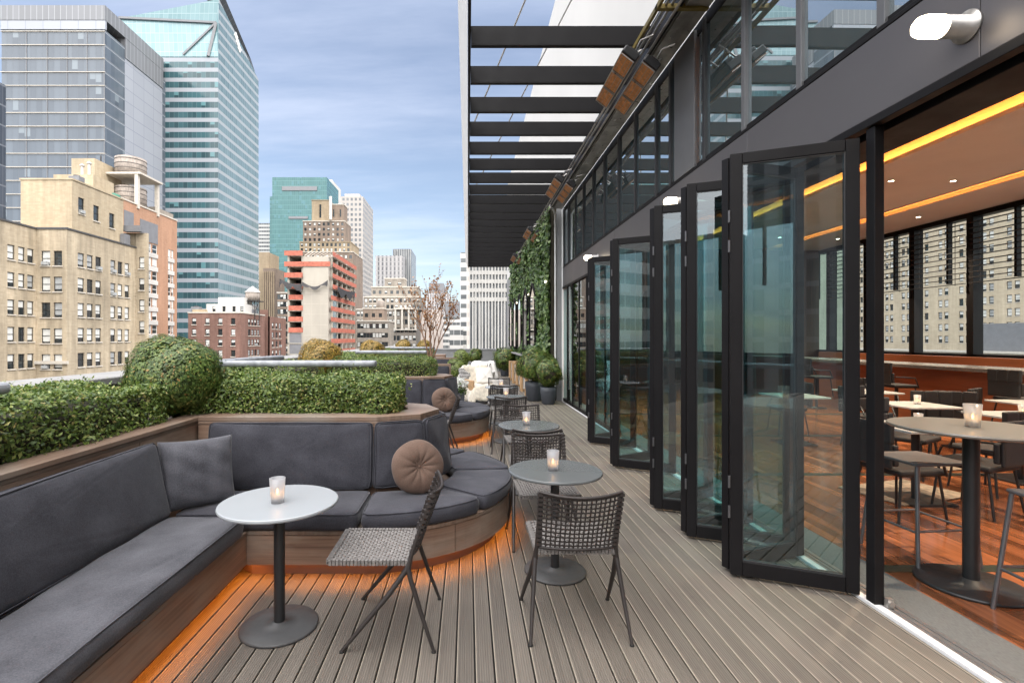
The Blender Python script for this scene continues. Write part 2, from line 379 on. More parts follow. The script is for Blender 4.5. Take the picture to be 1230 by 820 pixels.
def back_cushion(a,b,h,t,out_,seed,lean=R(8),z0=.45,taper=0.0):
    L=(Vector(b)-Vector(a)).length
    Mx=panel_matrix(a,b,z0,lean,out_)
    return cushion_mb([(.004,0),(L-.004,0),(L-.004-taper,h),(.004+taper,h)],-t,0,.045,.018,Mx,seed=seed,wob=.0018)

# ------------------------------------------------------------------ leaves
def leaf_mesh(name,P,Nv,size,mat,parent=None,jit=.7,seed=1,aspect=.55,svar=.35):
    rg=np.random.default_rng(seed); n=len(P)
    Nn=Nv+rg.normal(0,jit,(n,3)); Nn/=np.linalg.norm(Nn,axis=1,keepdims=True)+1e-9
    D=rg.normal(0,1,(n,3)); D-=Nn*(D*Nn).sum(1,keepdims=True); D/=np.linalg.norm(D,axis=1,keepdims=True)+1e-9
    Sd=np.cross(Nn,D); s=size*(1+rg.uniform(-svar,svar,(n,1)))
    v=np.stack([P-D*s*.5, P+Sd*s*aspect*.5-Nn*s*.08, P+D*s*.5, P-Sd*s*aspect*.5-Nn*s*.08],1).reshape(-1,3)
    me=bpy.data.meshes.new(name); me.vertices.add(4*n); me.vertices.foreach_set('co',v.astype(np.float32).ravel())
    # each leaf: two triangles folded along the midrib
    idx=np.arange(n)[:,None]*4+np.array([[0,1,2,0,2,3]]); me.loops.add(6*n); me.loops.foreach_set('vertex_index',idx.astype(np.int32).ravel())
    me.polygons.add(2*n); me.polygons.foreach_set('loop_start',np.arange(2*n,dtype=np.int32)*3); me.polygons.foreach_set('loop_total',np.full(2*n,3,np.int32))
    me.materials.append(mat); me.update(calc_edges=True); me.validate()
    o=bpy.data.objects.new(name,me); COL.objects.link(o)
    if parent is not None: o.parent=parent
    return o
def wobn(x,y,z,k,s): return np.sin(x*k+s)*np.sin(y*k*1.1+s*2)+np.sin(z*k*1.3+s*3)*np.sin(x*k*.7+y*.5*k)
def hedge(x0,x1,y0,y1,z0,z1,n,size,parent,seed,mat,rc=.09,endround=0):
    rg=np.random.default_rng(seed); L=[x1-x0,y1-y0,z1-z0]
    areas=np.array([L[0]*L[1],L[0]*L[2],L[0]*L[2],L[1]*L[2],L[1]*L[2]]); k=rg.choice(5,n,p=areas/areas.sum())
    u=rg.uniform(0,1,(n,3)); P=np.array([x0,y0,z0])+u*np.array(L); N=np.zeros((n,3))
    P[k==0,2]=z1; N[k==0]=(0,0,1); P[k==1,1]=y0; N[k==1]=(0,-1,0); P[k==2,1]=y1; N[k==2]=(0,1,0); P[k==3,0]=x0; N[k==3]=(-1,0,0); P[k==4,0]=x1; N[k==4]=(1,0,0)
    # rounded edges: pull towards an inner box and push back out by rc
    lo=np.array([x0+rc,y0+rc,z0-1]); hi=np.array([x1-rc,y1-rc,z1-rc]); Q=np.clip(P,lo,hi); d=P-Q; dl=np.linalg.norm(d,axis=1,keepdims=True)+1e-9
    P=Q+d/dl*rc; N=d/dl
    w=wobn(P[:,0],P[:,1],P[:,2],7,seed)[:,None]*.026+wobn(P[:,0],P[:,1],P[:,2],17,seed+1)[:,None]*.012
    depth=-np.abs(rg.normal(0,.028,(n,1)))+ (rg.uniform(0,1,(n,1))>.97)*rg.uniform(0,.065,(n,1))
    P=P+N*(w+depth)
    t=thing_leaf=leaf_mesh('leaves',P,N+np.array([0,0,.5]),size,mat,parent,.85,seed)
    mb=MB(); mb.box(x0+.1,x1-.1,y0+.1,y1-.1,z0,z1-.1); mb.build('twigs',M['twig'],parent,bevel=.05)
def ball(c,r,n,size,parent,seed,mat,flat=1.0,core=True,rag=1):
    rg=np.random.default_rng(seed); N=rg.normal(0,1,(n,3)); N/=np.linalg.norm(N,axis=1,keepdims=True)
    w=1+.06*rag*wobn(N[:,0],N[:,1],N[:,2],3.2,seed)[:,None]+.05*rag*wobn(N[:,0],N[:,1],N[:,2],8,seed)[:,None]
    P=np.array(c)+N*r*w*np.array([1,1,flat])*(1-np.abs(rg.normal(0,.08,(n,1)))+(rg.uniform(0,1,(n,1))>.96)*rg.uniform(0,.13*rag,(n,1)))
    leaf_mesh('leaves',P,N+np.array([0,0,.4]),size,mat,parent,.95,seed)
    if core:
        mb=MB(); mb.lathe([(max(.0,r*.86*math.sin(a)),-r*.86*flat*math.cos(a)) for a in [math.pi*i/10 for i in range(11)]],16,c); mb.build('twigs',M['twig'],parent)

# ------------------------------------------------------------------ deck
X_F=2.42
mb=MB(); w=.0944; x=-1.66; rg=random.Random(3)
while x<X_F-.02:
    x1=min(x+w-.008,X_F-.006); y=-9+rg.uniform(-1.5,0)
    while y<25.3:
        L=40; y1=min(y+L,25.4)
        mb.box(x,x1,y,y1-.004,-.024,0); y=y1
    x+=w
o=struct(mb.build('deck_floor',M['deck'],bevel=.0022,bseg=1)); 
mb=MB(); mb.box(-4.2,X_F+.3,-9,25.6,-.4,-.026); struct(mb.build('roof_slab',M['gap']))

# ------------------------------------------------------------------ planters, hedges
PF=-2.13
t=thing('planter_box','long weathered hardwood planter with a capped rim along the roof edge','planter',(-2.6,12,0))
mb=MB()
for y0 in [-1.5+2.4*i for i in range(11)]:
    for z0,z1 in ((.1,.36),(.363,.62),(.623,.772),(.776,.93)): mb.box(PF-.03,PF,y0,y0+2.396,z0,z1)
mb.build('front_panel',M['woodh'],t,world=True,bevel=.003)
mb=MB(); mb.box(PF-.17,PF+.012,-1.5,24.8,.955,.985); mb.box(PF-.15,PF+.002,-1.5,24.8,.93,.953); mb.build('rim',M['woodx'],t,world=True,bevel=.004)
mb=MB(); mb.box(-3.05,PF-.04,-1.5,24.8,.05,.90); mb.build('soil',M['soil'],t,world=True)
def lhedge(name,label,y0,y1,seed,n):
    h=thing('hedge',label,'hedge',(-2.6,(y0+y1)/2,.9),group='clipped hedges in the roof planters')
    hedge(-.36,.36,(y0-y1)/2,(y1-y0)/2,0,.385,n,.028,h,seed,M['hedge'])
    return h
lhedge('h','dense dark green box hedge behind the long left sofa backrest',-.6,3.85,11,46000)
h1=lhedge('h','dark green box hedge behind the second bay along the roof edge',5.0,8.1,12,9000)
dup(h1,(-2.6,10.75,.9),label='dark green box hedge along the roof edge beside the third bay')
dup(h1,(-2.6,14.9,.9),label='far dark green box hedge along the roof edge beside the bare tree')
CX,RO,RI=-.72,1.075,.46
def arc(cx,cy,r,a0,a1,n): return [(cx+r*math.cos(R(a0+(a1-a0)*i/n)),cy+r*math.sin(R(a0+(a1-a0)*i/n))) for i in range(n+1)]
def cross_planter(cy,label,x_end=CX,seed=1,n=16000,hl='',pitchlab=''):
    t=thing('planter_box',label,'planter',(-1.4,cy,0),group='wooden cross planters')
    L=lambda pts:[(x+1.4,y) for x,y in pts]
    outer=[(PF+.013,-.45),(x_end,-.45)]+[(x_end+.32,-.30),(x_end+.45,0),(x_end+.32,.30)]+[(x_end,.45),(PF+.013,.45)]
    # panels
    mb=MB(); n_=len(outer)
    for i in range(n_-1):
        a,b=outer[i],outer[i+1]
        d=Vector((b[0]-a[0],b[1]-a[1],0)); q=Vector((d.y,-d.x,0)).normalized()*.0
        for z0,z1 in ((.1,.36),(.363,.62),(.623,.80),(.805,.93)):
            mb.bar((a[0]+1.4,a[1],(z0+z1)/2),(b[0]+1.4,b[1],(z0+z1)/2),.03,z1-z0)
    mb.build('front_panel',M['woodh'],t,bevel=.003)
    mb=MB()
    inner=[(PF+.013,-.26),(x_end-.05,-.26),(x_end+.14,-.17),(x_end+.2,0),(x_end+.14,.17),(x_end-.05,.26),(PF+.013,.26)]
    oo=[(PF+.013,-.47),(x_end+.01,-.47),(x_end+.335,-.315),(x_end+.47,0),(x_end+.335,.315),(x_end+.01,.47),(PF+.013,.47)]
    for i in range(6):
        for z0,z1 in ((.955,.99),(.932,.953)):
            sh=.006 if z1<.96 else 0
            q=[oo[i],oo[i+1],inner[i+1],inner[i]]; mb.prism(L(q)[::1],z0,z1)
    mb.build('rim',M['woody'],t,bevel=.003)
    mb=MB(); mb.prism(L([(PF+.013,-.25),(x_end-.05,-.25),(x_end+.18,0),(x_end-.05,.25),(PF+.013,.25)]),.05,.91); mb.build('soil',M['soil'],t)
    h=thing('hedge',hl,'hedge',(-1.4,cy,.93),group='clipped hedges in the roof planters')
    hedge(-1.0,x_end+.17+1.4,-.29,.33,0,.36,n,.027,h,seed,M['hedge'],rc=.13)
    return t
cross_planter(4.45,'weathered hardwood planter wrapped by the near curved sofa',seed=21,n=34000,hl='dense green hedge above the near curved sofa back cushions')
cross_planter(8.6,'weathered hardwood planter wrapped by the second curved sofa',seed=22,n=13000,hl='green hedge above the second curved sofa beyond the grey rail')
cross_planter(12.75,'hardwood planter in front of the bare autumn tree',x_end=-1.25,seed=23,n=6000,hl='low green hedge in front of the bare autumn tree')
cross_planter(16.9,'farthest hardwood cross planter beyond the bare autumn tree',x_end=-1.25,seed=24,n=4500,hl='farthest low green hedge beyond the bare autumn tree')
for (x,y,z,r,n,sz,mt,lab) in ((-2.42,4.2,1.29,.36,22000,.027,'ballg','big rounded green shrub at the corner between two hedges'),
    (-2.5,8.62,1.27,.36,7000,.04,'ballo','rounded golden autumn shrub in front of the unfinished tower'),
    (-2.42,12.8,1.28,.32,4500,.045,'ballo','small rounded olive gold shrub right of the unfinished tower'),
    (-2.15,16.9,1.33,.27,3000,.05,'ballo','small rounded yellow shrub left of the bare autumn tree'),
    (-1.75,20.5,1.30,.30,3000,.05,'ballo','farthest rounded golden shrub seen behind the bare autumn tree')):
    t=thing('rounded_shrub',lab,'shrub',(x,y,z-r),group='rounded shrubs along the planters'); ball((0,0,r),r,n,sz,t,int(y*10),M[mt],.95,rag=.9)
    mb=MB(); mb.tube([(0,0,r*.3),(0,0,-.1)],.02,6); mb.build('stem',M['bark'],t)
mb=MB(); mb.box(-2.5,-.9,20.1,21,.0,.98); t=thing('planter_box','farthest wooden planter near the end wall under golden shrub','planter',(-1.7,20.5,0)); mb.build('box',M['woodh'],t,world=True,bevel=.01)
# parapet of the roof, rails above the hedges
mb=MB(); mb.box(-3.6,-3.1,-2,25,-.4,1.2); mb.cm=1; mb.box(-3.63,-3.07,-2,25,1.203,1.27); tag(mb.build('parapet_wall',[M['siding'],M['parapet']],bevel=.01),'grey stone parapet with flat coping behind the long hedge','wall')
def rail(label,pts,posts):
    t=thing('metal_rail',label,'rail',(pts[0][0],pts[0][1],.9),group='grey metal rails above the hedges')
    o=Vector(t.location); mb=MB()
    for a,b in zip(pts[:-1],pts[1:]): mb.bar(Vector(a)-o,Vector(b)-o,.11,.06)
    mb.build('bar',M['greyrail'],t,bevel=.024,bseg=3)
    for p in posts:
        mb=MB(); mb.box(p[0]-.012-o.x,p[0]+.012-o.x,p[1]-.012-o.y,p[1]+.012-o.y,-.05,.42); mb.build('post',M['dark'],t)
zr=1.368
rail('grey flat rail above the near hedge with thin black post',[(-2.36,4.78,zr),(-.86,4.78,zr)],[(-2.15,4.78),(-1.1,4.78)])
rail('short grey rail running back along the roof edge beyond the near rail',[(-2.46,4.98,zr),(-2.32,6.3,zr)],[(-2.43,5.3),(-2.34,6.1)])
rail('grey flat rail above the second hedge before the olive shrub',[(-1.98,8.95,zr),(-.72,8.95,zr)],[(-1.8,8.95),(-.9,8.95)])
rail('farther grey rail above the hedge at the foot of the bare tree',[(-2.0,13.1,zr),(-.85,13.1,zr)],[(-1.8,13.1)])
rail('grey rail end at the near left above the long hedge',[(-2.42,.2,zr-.02),(-2.4,2.62,zr-.02)],[(-2.42,1.2),(-2.4,2.4)])

# ------------------------------------------------------------------ sofas
def sofa(cy,label,near):
    t=thing('curved_sofa',label,'sofa',(CX,cy,0),group='curved charcoal sofas around the planters')
    xl=-1.473-CX if near else PF+.02-CX; n=20
    path=[(xl,-RO)]+arc(0,0,RO,-90,90,n*2)+[(PF+.02-CX,RO)]
    inn=[(PF+.02-CX,-.49),(0,-.49),(.35,-.35),(.49,0),(.35,.35),(0,.49),(PF+.02-CX,.49)]
    mb=MB()                                        # curved plank face, in board lengths
    for (i0,i1) in ((0,1),(1,9),(9,18),(18,26),(26,34),(34,41),(41,len(path)-1)):
        for i in range(i0,min(i1,len(path)-1)):
            a,b=Vector(path[i]),Vector(path[i+1]); d=(b-a); 
            if i==i0: a=a+d.normalized()*.002
            if i==i1-1: b=b-d.normalized()*.002
            qa=a*(1-.026/max(a.length,.1)) if i>0 else a+Vector((0,.026)); qb=b*(1-.026/max(b.length,.1)) if i+1<len(path)-1 else b+Vector((0,-.026))
            mb.add([(a.x,a.y,.1),(b.x,b.y,.1),(b.x,b.y,.296),(a.x,a.y,.296),(qa.x,qa.y,.1),(qb.x,qb.y,.1),(qb.x,qb.y,.296),(qa.x,qa.y,.296)],
                   [(0,1,2,3),(5,4,7,6),(3,2,6,7),(1,0,4,5)],False)
    mb.build('bench_face',M['woodh'],t)
    ins=lambda d:[(xl,-RO+d)]+arc(0,0,RO-d,-90,90,n*2)+[(PF+.02-CX,RO-d)]
    mb=MB(); mb.prism(ins(-.006)+inn[::-1],.300,.326); mb.build('bench_top',M['woodx'],t,bevel=.003)
    mb=MB(); mb.prism(ins(.09)+inn[::-1],.0,.299); mb.build('toe_board',M['toe'],t)
    mb=MB(); p=ins(.078)
    mb.strip([(q[0],q[1],.128) for q in p],(0,0,1),.016,.006)
    mb.build('led_strip',M['led'],t)
    # seat cushions
    xs=-1.95-CX if near else PF+.04-CX
    ro=RO+.028
    cs=[[(xs,-ro),(-.012,-ro),(-.012,-.57),(xs,-.57)],[(.03-.03,-.59),*[(p) for p in arc(0,0,ro,-89.5,-42,12)],*arc(0,0,.60,-42,-80,3)],
        [*arc(0,0,ro,-40,4,12),*arc(0,0,.60,4,-40,3)],[*arc(0,0,ro,6,48,12),*arc(0,0,.60,48,6,3)],[*arc(0,0,ro,50,89.5,12),(0,.59),*arc(0,0,.60,80,50,3)],
        [(-.012,.57),(-.012,ro),(PF+.04-CX,ro),(PF+.04-CX,.57)]]
    for i,c in enumerate(cs): cushion_mb(c,.328,.448,.042,.014,seed=i+int(cy*7)).build('seat_cushion',M['char'],t)
    oct_=[(0,-.58),(.41,-.41),(.58,0),(.41,.41),(0,.58)]
    bc=[((xs-.06 if near else xs,-.58),(-.012,-.58),(0,-1))]+[(oct_[i],oct_[i+1],None) for i in range(4)]+[((-.012,.58),(xs,.58),(0,1))]
    for i,(a,b,o_) in enumerate(bc):
        if o_ is None: m_=((a[0]+b[0])/2,(a[1]+b[1])/2); o_=m_; a=(a[0]*1.02,a[1]*1.02); b=(b[0]*1.02,b[1]*1.02)
        back_cushion(a,b,.505,.065,o_,i+int(cy*3),R(5),.452,taper=.0 if i in(0,5) else .025).build('back_cushion',M['char'],t)
    return t
sofa(4.45,'near charcoal sofa curving round the hedge planter with orange lit base',True)
sofa(8.6,'second charcoal sofa curving round its planter farther along the deck',False)
# straight left bench
t=thing('sofa_bench','long straight charcoal sofa at the left with orange glow under it','sofa',(-1.7,1.2,0))
mb=MB()
for y0,y1 in ((-1.4,.9),(.904,3.39)): mb.box(-1.499,-1.473,y0,y1,.1,.296)
mb.build('bench_face',M['woodh'],t,world=True,bevel=.003)
mb=MB(); mb.box(-2.1,-1.467,-1.4,3.38,.3,.326); mb.build('bench_top',M['woodx'],t,world=True,bevel=.003)
mb=MB(); mb.box(-2.1,-1.565,-1.4,3.46,0,.299); mb.build('toe_board',M['toe'],t,world=True)
mb=MB(); mb.box(-1.556,-1.55,-1.4,3.44,.12,.136); mb.build('led_strip',M['led'],t,world=True)
for y0,y1,s in ((-1.3,.82,1),(.83,3.31,2)):
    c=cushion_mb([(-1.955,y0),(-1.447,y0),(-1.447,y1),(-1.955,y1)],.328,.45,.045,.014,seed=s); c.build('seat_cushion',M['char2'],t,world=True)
for y0,y1,s in ((-1.2,.80,1),(.81,3.33,2)):
    c=back_cushion((-1.925,y0),(-1.925,y1),.49,.09,(1,0),s,R(12),.452); 
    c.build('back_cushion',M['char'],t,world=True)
# small sofas beyond
for (x0,x1,y,lab) in ((-1.2,-.45,12.2,'small dark sofa back in pale frame beside the bare tree'),(-1.15,-.4,16.3,'farther dark sofa back in pale frame behind the bare tree')):
    t=thing('sofa_bench',lab,'sofa',((x0+x1)/2,y,0)); 
    mb=MB(); mb.box(x0-.04,x1+.04,y+.12,y+.17,0,1.0); mb.box(x0-.04,x1+.04,y-.45,y+.115,.05,.3); mb.build('frame',M['woody'],t,world=True,bevel=.006)
    back_cushion((x0,y+.05),(x1,y+.05),.5,.08,(0,-1),3,R(4),.45).build('back_cushion',M['char'],t,world=True)
    cushion_mb([(x0,y-.45),(x1,y-.45),(x1,y+.0),(x0,y+.0)],.305,.44,.04).build('seat_cushion',M['char'],t,world=True)

# ------------------------------------------------------------------ pillows
def round_pillow(label,loc,rot,sc=1):
    t=thing('round_cushion',label,'cushion',loc,group='round brown cushions'); t.rotation_euler=rot
    mb=MB(); nu,nv=72,26; vs=[]
    for j in range(nv+1):
        a=math.pi*j/nv; r=.2*sc*max(math.sin(a),0)**.72; z=-.088*sc*math.copysign(abs(math.cos(a))**1.0,math.cos(a))
        z*=1-.55*math.exp(-(r/(.05*sc))**2)
        for k in range(nu):
            b=2*math.pi*k/nu; pl=abs(math.sin(b*6))**.6; zz=z*(1-.10*(1-pl)*(1-(r/(.2*sc))**3)); rr=r*(1+.012*math.sin(b*5+1))
            vs.append((rr*math.cos(b),rr*math.sin(b),zz))
    fs=[(j*nu+k,j*nu+(k+1)%nu,(j+1)*nu+(k+1)%nu,(j+1)*nu+k) for j in range(nv) for k in range(nu)]
    mb.add(vs,fs,True); mb.build('cover',M['brown'],t,weld=True)
    for s in (1,-1):
        mb=MB(); mb.lathe([(.0001,-.008*sc),(.014*sc,-.004*sc),(.016*sc,.0),(.012*sc,.005*sc),(.0001,.008*sc)],14,(0,0,s*.042*sc)); mb.build('button',M['brown'],t)
    return t
round_pillow('round pleated brown velvet cushion on the near curved sofa',(-.375,3.80,.645),(R(74),R(0),R(22)))
round_pillow('round brown velvet cushion on the second curved sofa',(-.375,7.95,.645),(R(74),R(0),R(22)))
t=thing('square_cushion','square charcoal scatter cushion leaning in the sofa corner','cushion',(-1.83,3.46,.452)); t.rotation_euler=(R(-14),0,R(38))
mb=MB(); n=28; vs=[]; 
for s in (1,-1):
    for j in range(n+1):
        for i in range(n+1):
            u=-1+2*i/n; v=-1+2*j/n
            e=(1-abs(u)**3.2)*(1-abs(v)**3.2); th=.085*max(e,0)**.55
            k=1-.06*(1-abs(u)**2)*(abs(v)**6); k2=1-.06*(1-abs(v)**2)*(abs(u)**6)
            crease=.006*math.sin(9*u+5*v)*math.sin(6*v-3*u)*min(1,e*3)+.012*math.exp(-((u*.6+v+.5)**2)*40)*max(0,u)
            vs.append((u*.235*k2,s*th-(crease if s>0 else -crease)*s,.235+v*.235*k))
m_=(n+1)**2
fs=[]
for j in range(n):
    for i in range(n):
        a=j*(n+1)+i; fs.append((a,a+1,a+n+2,a+n+1)); fs.append((m_+a+n+1,m_+a+n+2,m_+a+1,m_+a))
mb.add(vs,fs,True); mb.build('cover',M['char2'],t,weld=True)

# ------------------------------------------------------------------ cafe tables, candles, chairs
def candle(label,loc,sc=1,group='candle glasses on the terrace tables'):
    t=thing('candle_glass',label,'candle',loc,group=group)
    r0,r1,h=.034*sc,.043*sc,.135*sc
    mb=MB(); mb.lathe([(.0001,.0),(r0,.0),(r1,h),(r1-.004*sc,h),(r0-.003*sc,.012*sc),(.0001,.012*sc)],24); mb.build('glass_cup',M['frost'],t)
    mb=MB(); mb.lathe([(.0001,.014*sc),(.02*sc,.014*sc),(.02*sc,.042*sc),(.0001,.042*sc)],16); mb.build('wax',M['cloth'],t)
    mb=MB(); mb.lathe([(.0001,.046*sc),(.0055*sc,.054*sc),(.0045*sc,.064*sc),(.0001,.08*sc)],10); mb.build('flame',M['flame'],t)
    return t
m_,nt=newmat('frosted_glass'); a=nd(nt,'ShaderNodeBsdfTranslucent'); a.inputs[0].default_value=(.7,.68,.68,1); b=nd(nt,'ShaderNodeBsdfDiffuse'); b.inputs[0].default_value=(.42,.44,.47,1); c=nd(nt,'ShaderNodeBsdfTransparent')
x1=nd(nt,'ShaderNodeMixShader',i_0=.35); nt.links.new(a.outputs[0],x1.inputs[1]); nt.links.new(b.outputs[0],x1.inputs[2]); x2=nd(nt,'ShaderNodeMixShader',i_0=.4); nt.links.new(x1.outputs[0],x2.inputs[1]); nt.links.new(c.outputs[0],x2.inputs[2])
gl=nd(nt,'ShaderNodeBsdfGlossy',i_Roughness=.25); x3=nd(nt,'ShaderNodeMixShader',i_0=.05); nt.links.new(x2.outputs[0],x3.inputs[1]); nt.links.new(gl.outputs[0],x3.inputs[2]); out(nt,x3.outputs[0]); M['frost']=m_
def cafe_table(label,loc,top,r=.32,h=.70,rb=.21,rc=.03,group='round cafe tables on the deck'):
    t=thing('cafe_table',label,'table',loc,group=group)
    mb=MB(); mb.lathe([(.0001,h-.022),(r-.012,h-.022),(r-.003,h-.018),(r,h-.011),(r-.002,h-.003),(r-.008,h),(.0001,h)],64,smooth=False); mb.build('tabletop',[top],t)
    mb=MB(); mb.tube([(0,0,.02),(0,0,h-.022)],rc,20); mb.lathe([(.07,h-.034),(.07,h-.0225)],20); mb.build('column',M['tbl'],t)
    mb=MB(); mb.lathe([(rb-.004,0),(rb,.004),(rb,.012),(rb-.006,.018),(rb*.5,.023),(rc+.012,.026),(rc+.008,.034),(.0001,.034)],48); mb.build('base',M['tblbase'],t)
    return t
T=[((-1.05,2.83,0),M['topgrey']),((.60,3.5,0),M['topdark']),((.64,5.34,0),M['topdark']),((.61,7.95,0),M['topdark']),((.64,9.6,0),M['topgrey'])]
TL=['pale grey round table by the left sofa','dark grey round table nearest the folding glass doors','second round table in the row along the curved sofas','third round table in the row level with the second sofa','farthest round table in the row before the fleece chairs']
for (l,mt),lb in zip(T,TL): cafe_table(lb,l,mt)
for (x,y,lb) in ((-1.05,2.8,'frosted candle glass on the pale grey table'),(.585,3.49,'frosted candle glass on the nearest dark table'),(.615,5.34,'frosted candle glass on the second table of the row'),(.595,7.95,'frosted candle glass on the third table of the row'),(.63,9.6,'frosted candle glass on the farthest table of the row')):
    candle(lb,(x,y,.70))
def weave_back():
    mb=MB(); nx,nz=17,12; z0,z1=.475,.80
    def P(u,z,off):
        k=(z-z0)/(z1-z0); yb=-.115-.115*k; bow=.035*(1-u*u)
        return Vector((u*(.205+.008*k),yb-bow+off,z-.022*(1-u*u)*k))
    for i in range(nx):
        u=-.95+1.9*i/(nx-1); mb.strip([P(u,z0+(z1-z0)*j/(nz*2),.003*(1 if (j//1+i)%2 else -1)) for j in range(nz*2+1)],(1,0,0),.0078,.005)
    for j in range(nz):
        z=z0+(z1-z0)*(j+.5)/nz; mb.strip([P(-1+2*i/(nx*2),z,.003*(-1 if (i+j)%2 else 1)) for i in range(nx*2+1)],(0,0,1),.0078,.005)
    mb.tube([P(-1+2*i/16,z1,0) for i in range(17)],.009,6); mb.tube([P(-1+2*i/16,z0-.01,0) for i in range(17)],.008,6)
    # cord wrapped round both uprights
    for s in (1,-1):
        for j in range(nz): 
            z=z0+(z1-z0)*(j+.5)/nz; p=P(s,z,0); mb.box(p.x-.014,p.x+.014,p.y-.014,p.y+.014,z-.008,z+.008)
    return mb
def weave_seat():
    mb=MB(); n=22; y0,y1=-.10,.315; x0,x1=-.215,.215; z=.447
    def sag(x,y): return -.012*(1-(x/.215)**2)*(1-((y-.107)/.21)**2)
    for i in range(n):
        x=x0+(x1-x0)*(i+.5)/n; mb.strip([(x,y0+(y1-y0)*j/(n),z+sag(x,y0+(y1-y0)*j/n)+.003*(1 if (i+j)%2 else -1)) for j in range(n+1)],(1,0,0),.0122,.004)
        y=y0+(y1-y0)*(i+.5)/n; mb.strip([(x0+(x1-x0)*j/n,y,z+sag(x0+(x1-x0)*j/n,y)+.003*(-1 if (i+j)%2 else 1)) for j in range(n+1)],(0,1,0),.0122,.004)
    for i in range(n):
        f=(i+.5)/n
        for (x,y,ax) in ((x0,y0+(y1-y0)*f,0),(x1,y0+(y1-y0)*f,0),(x0+(x1-x0)*f,y1,1),(x0+(x1-x0)*f,y0,1)):
            e=.0135; q=.0075
            if ax==0: mb.box(x-e,x+e,y-q,y+q,z-.013-.008,z+.006)
            else: mb.box(x-q,x+q,y-e,y+e,z-.013-.008,z+.006)
    return mb
def make_chair():
    t=thing('woven_chair','', 'chair',(0,0,0),group='woven cord chairs on the terrace')
    weave_seat().build('seat',M['cane'],t); weave_back().build('backrest',M['caned'],t)
    mb=MB(); zf=.437
    mb.tube([(-.215,-.10,zf),(-.215,.315,zf),(.215,.315,zf),(.215,-.10,zf),(-.215,-.10,zf)],.009,8); mb.build('seat_frame',M['chairfr'],t)
    for s in (-1,1):
        mb=MB(); mb.tube([(s*.222,-.098,.40),(s*.216,-.115,.475),(s*.214,-.17,.64),(s*.214,-.231,.805)],[.0145,.0115,.010,.009],8); mb.build('upright',M['chairfr'],t)
        mb=MB(); mb.tube([(s*.216,-.112,.47),(s*.222,-.092,.405),(s*.236,.0,.28),(s*.252,.12,.142),(s*.265,.235,.006)],[.011,.0155,.014,.0125,.010],8); l=mb.build('leg',M['chairfr'],t)
        mb=MB(); mb.lathe([(.012,0),(.012,.008)],10,(s*.265,.235,0)); mb.build('foot_cap',M['rubber'],l)
        mb=MB(); mb.tube([(s*.222,-.098,.41),(s*.228,-.112,.36),(s*.246,-.172,.18),(s*.265,-.235,.006)],[.0145,.0135,.0115,.009],8); l=mb.build('leg',M['chairfr'],t)
        mb=MB(); mb.lathe([(.012,0),(.012,.008)],10,(s*.265,-.235,0)); mb.build('foot_cap',M['rubber'],l)
    return t
ch=make_chair()
spots=[((-.41,2.86),90,'woven chair side on between the pale table and curved sofa'),((.592,2.885),0,'woven chair seen from behind at the nearest dark table'),
 ((.60,4.06),180,'woven chair facing the camera behind the nearest dark table'),((.62,4.72),0,'woven chair seen from behind at the second table of the row'),
 ((.66,5.98),180,'woven chair facing the camera beyond the second table'),((.60,7.30),0,'woven chair seen from behind at the third table of the row'),
 ((.63,8.58),180,'woven chair facing the camera beyond the third table'),((.60,9.0),0,'woven chair seen from behind at the farthest table'),((.64,10.2),180,'woven chair facing the camera beyond the farthest table'),
 ((-.37,7.0),90,'woven chair side on beside the second curved sofa')]
for i,((x,y),a,lb) in enumerate(spots):
    c=ch if i==0 else dup(ch); c.location=(x,y,0); c.rotation_euler=(0,0,R(a+[0,0,2,-2,3,-1,-3,2,0,0][i])); c['label']=lb

# ------------------------------------------------------------------ far end of the terrace
mb=MB(); mb.box(-3.1,2.4,25.0,25.2,0,1.05)
for i in range(8): mb.box(-3.1,2.4,24.985,25.0,.02+.13*i,.02+.13*i+.118)
mb.box(-3.1,2.4,24.95,25.25,1.053,1.12)
tag(mb.build('end_wall',M['siding'],bevel=.004),'low grey boarded wall across the far end of the deck','wall')

def bush(label,x,y,z,r,pot_r,mt,n=2500,sz=.05,ph=None,seed=5):
    t=thing('potted_shrub',label,'plant',(x,y,0),group='shrubs in slate pots')
    ph=ph or max(.2,z-r*.8); ball((0,0,z),r,n,sz*1.15,t,seed,M[mt],1.0,rag=2)
    mb=MB(); mb.lathe([(pot_r*.72,0),(pot_r*.8,.02),(pot_r,ph*.75),(pot_r*.97,ph),(pot_r*.86,ph),(pot_r*.8,ph*.8),(.0001,ph*.8)],20); mb.build('pot',M['pot'],t)
    return t
bush('rounded green shrub in the slate pot standing nearest the ivy end',1.98,12.5,.80,.34,.20,'ballg',5000,.05,.42,1)
bush('larger green shrub in a slate pot behind the front one by the ivy',1.72,13.2,.92,.43,.24,'ballg',6500,.05,.5,2)
bush('green shrub in a dark pot at the far end of the bar shelf',1.62,22.0,.72,.5,.24,'ballg',4000,.07,.4,3)
bush('yellow green bush in a dark pot beside the fleece chairs',-.32,13.7,.78,.30,.2,'bally',3500,.05,.5,4)
bush('smaller yellow green bush behind the other, near the tree',-.2,17.0,.98,.26,.18,'bally',2500,.055,.7,5)
bush('clipped dark green ball in a pot against the end wall',.27,19.0,.97,.27,.18,'ballg',3000,.05,.7,6)
t=thing('flower_pot','dark box pot of white flowers beside the fleece chairs','plant',(-.22,11.7,0)); mb=MB(); mb.box(-.2,.14,-.14,.14,0,.36); mb.build('pot',M['pot'],t,bevel=.01)
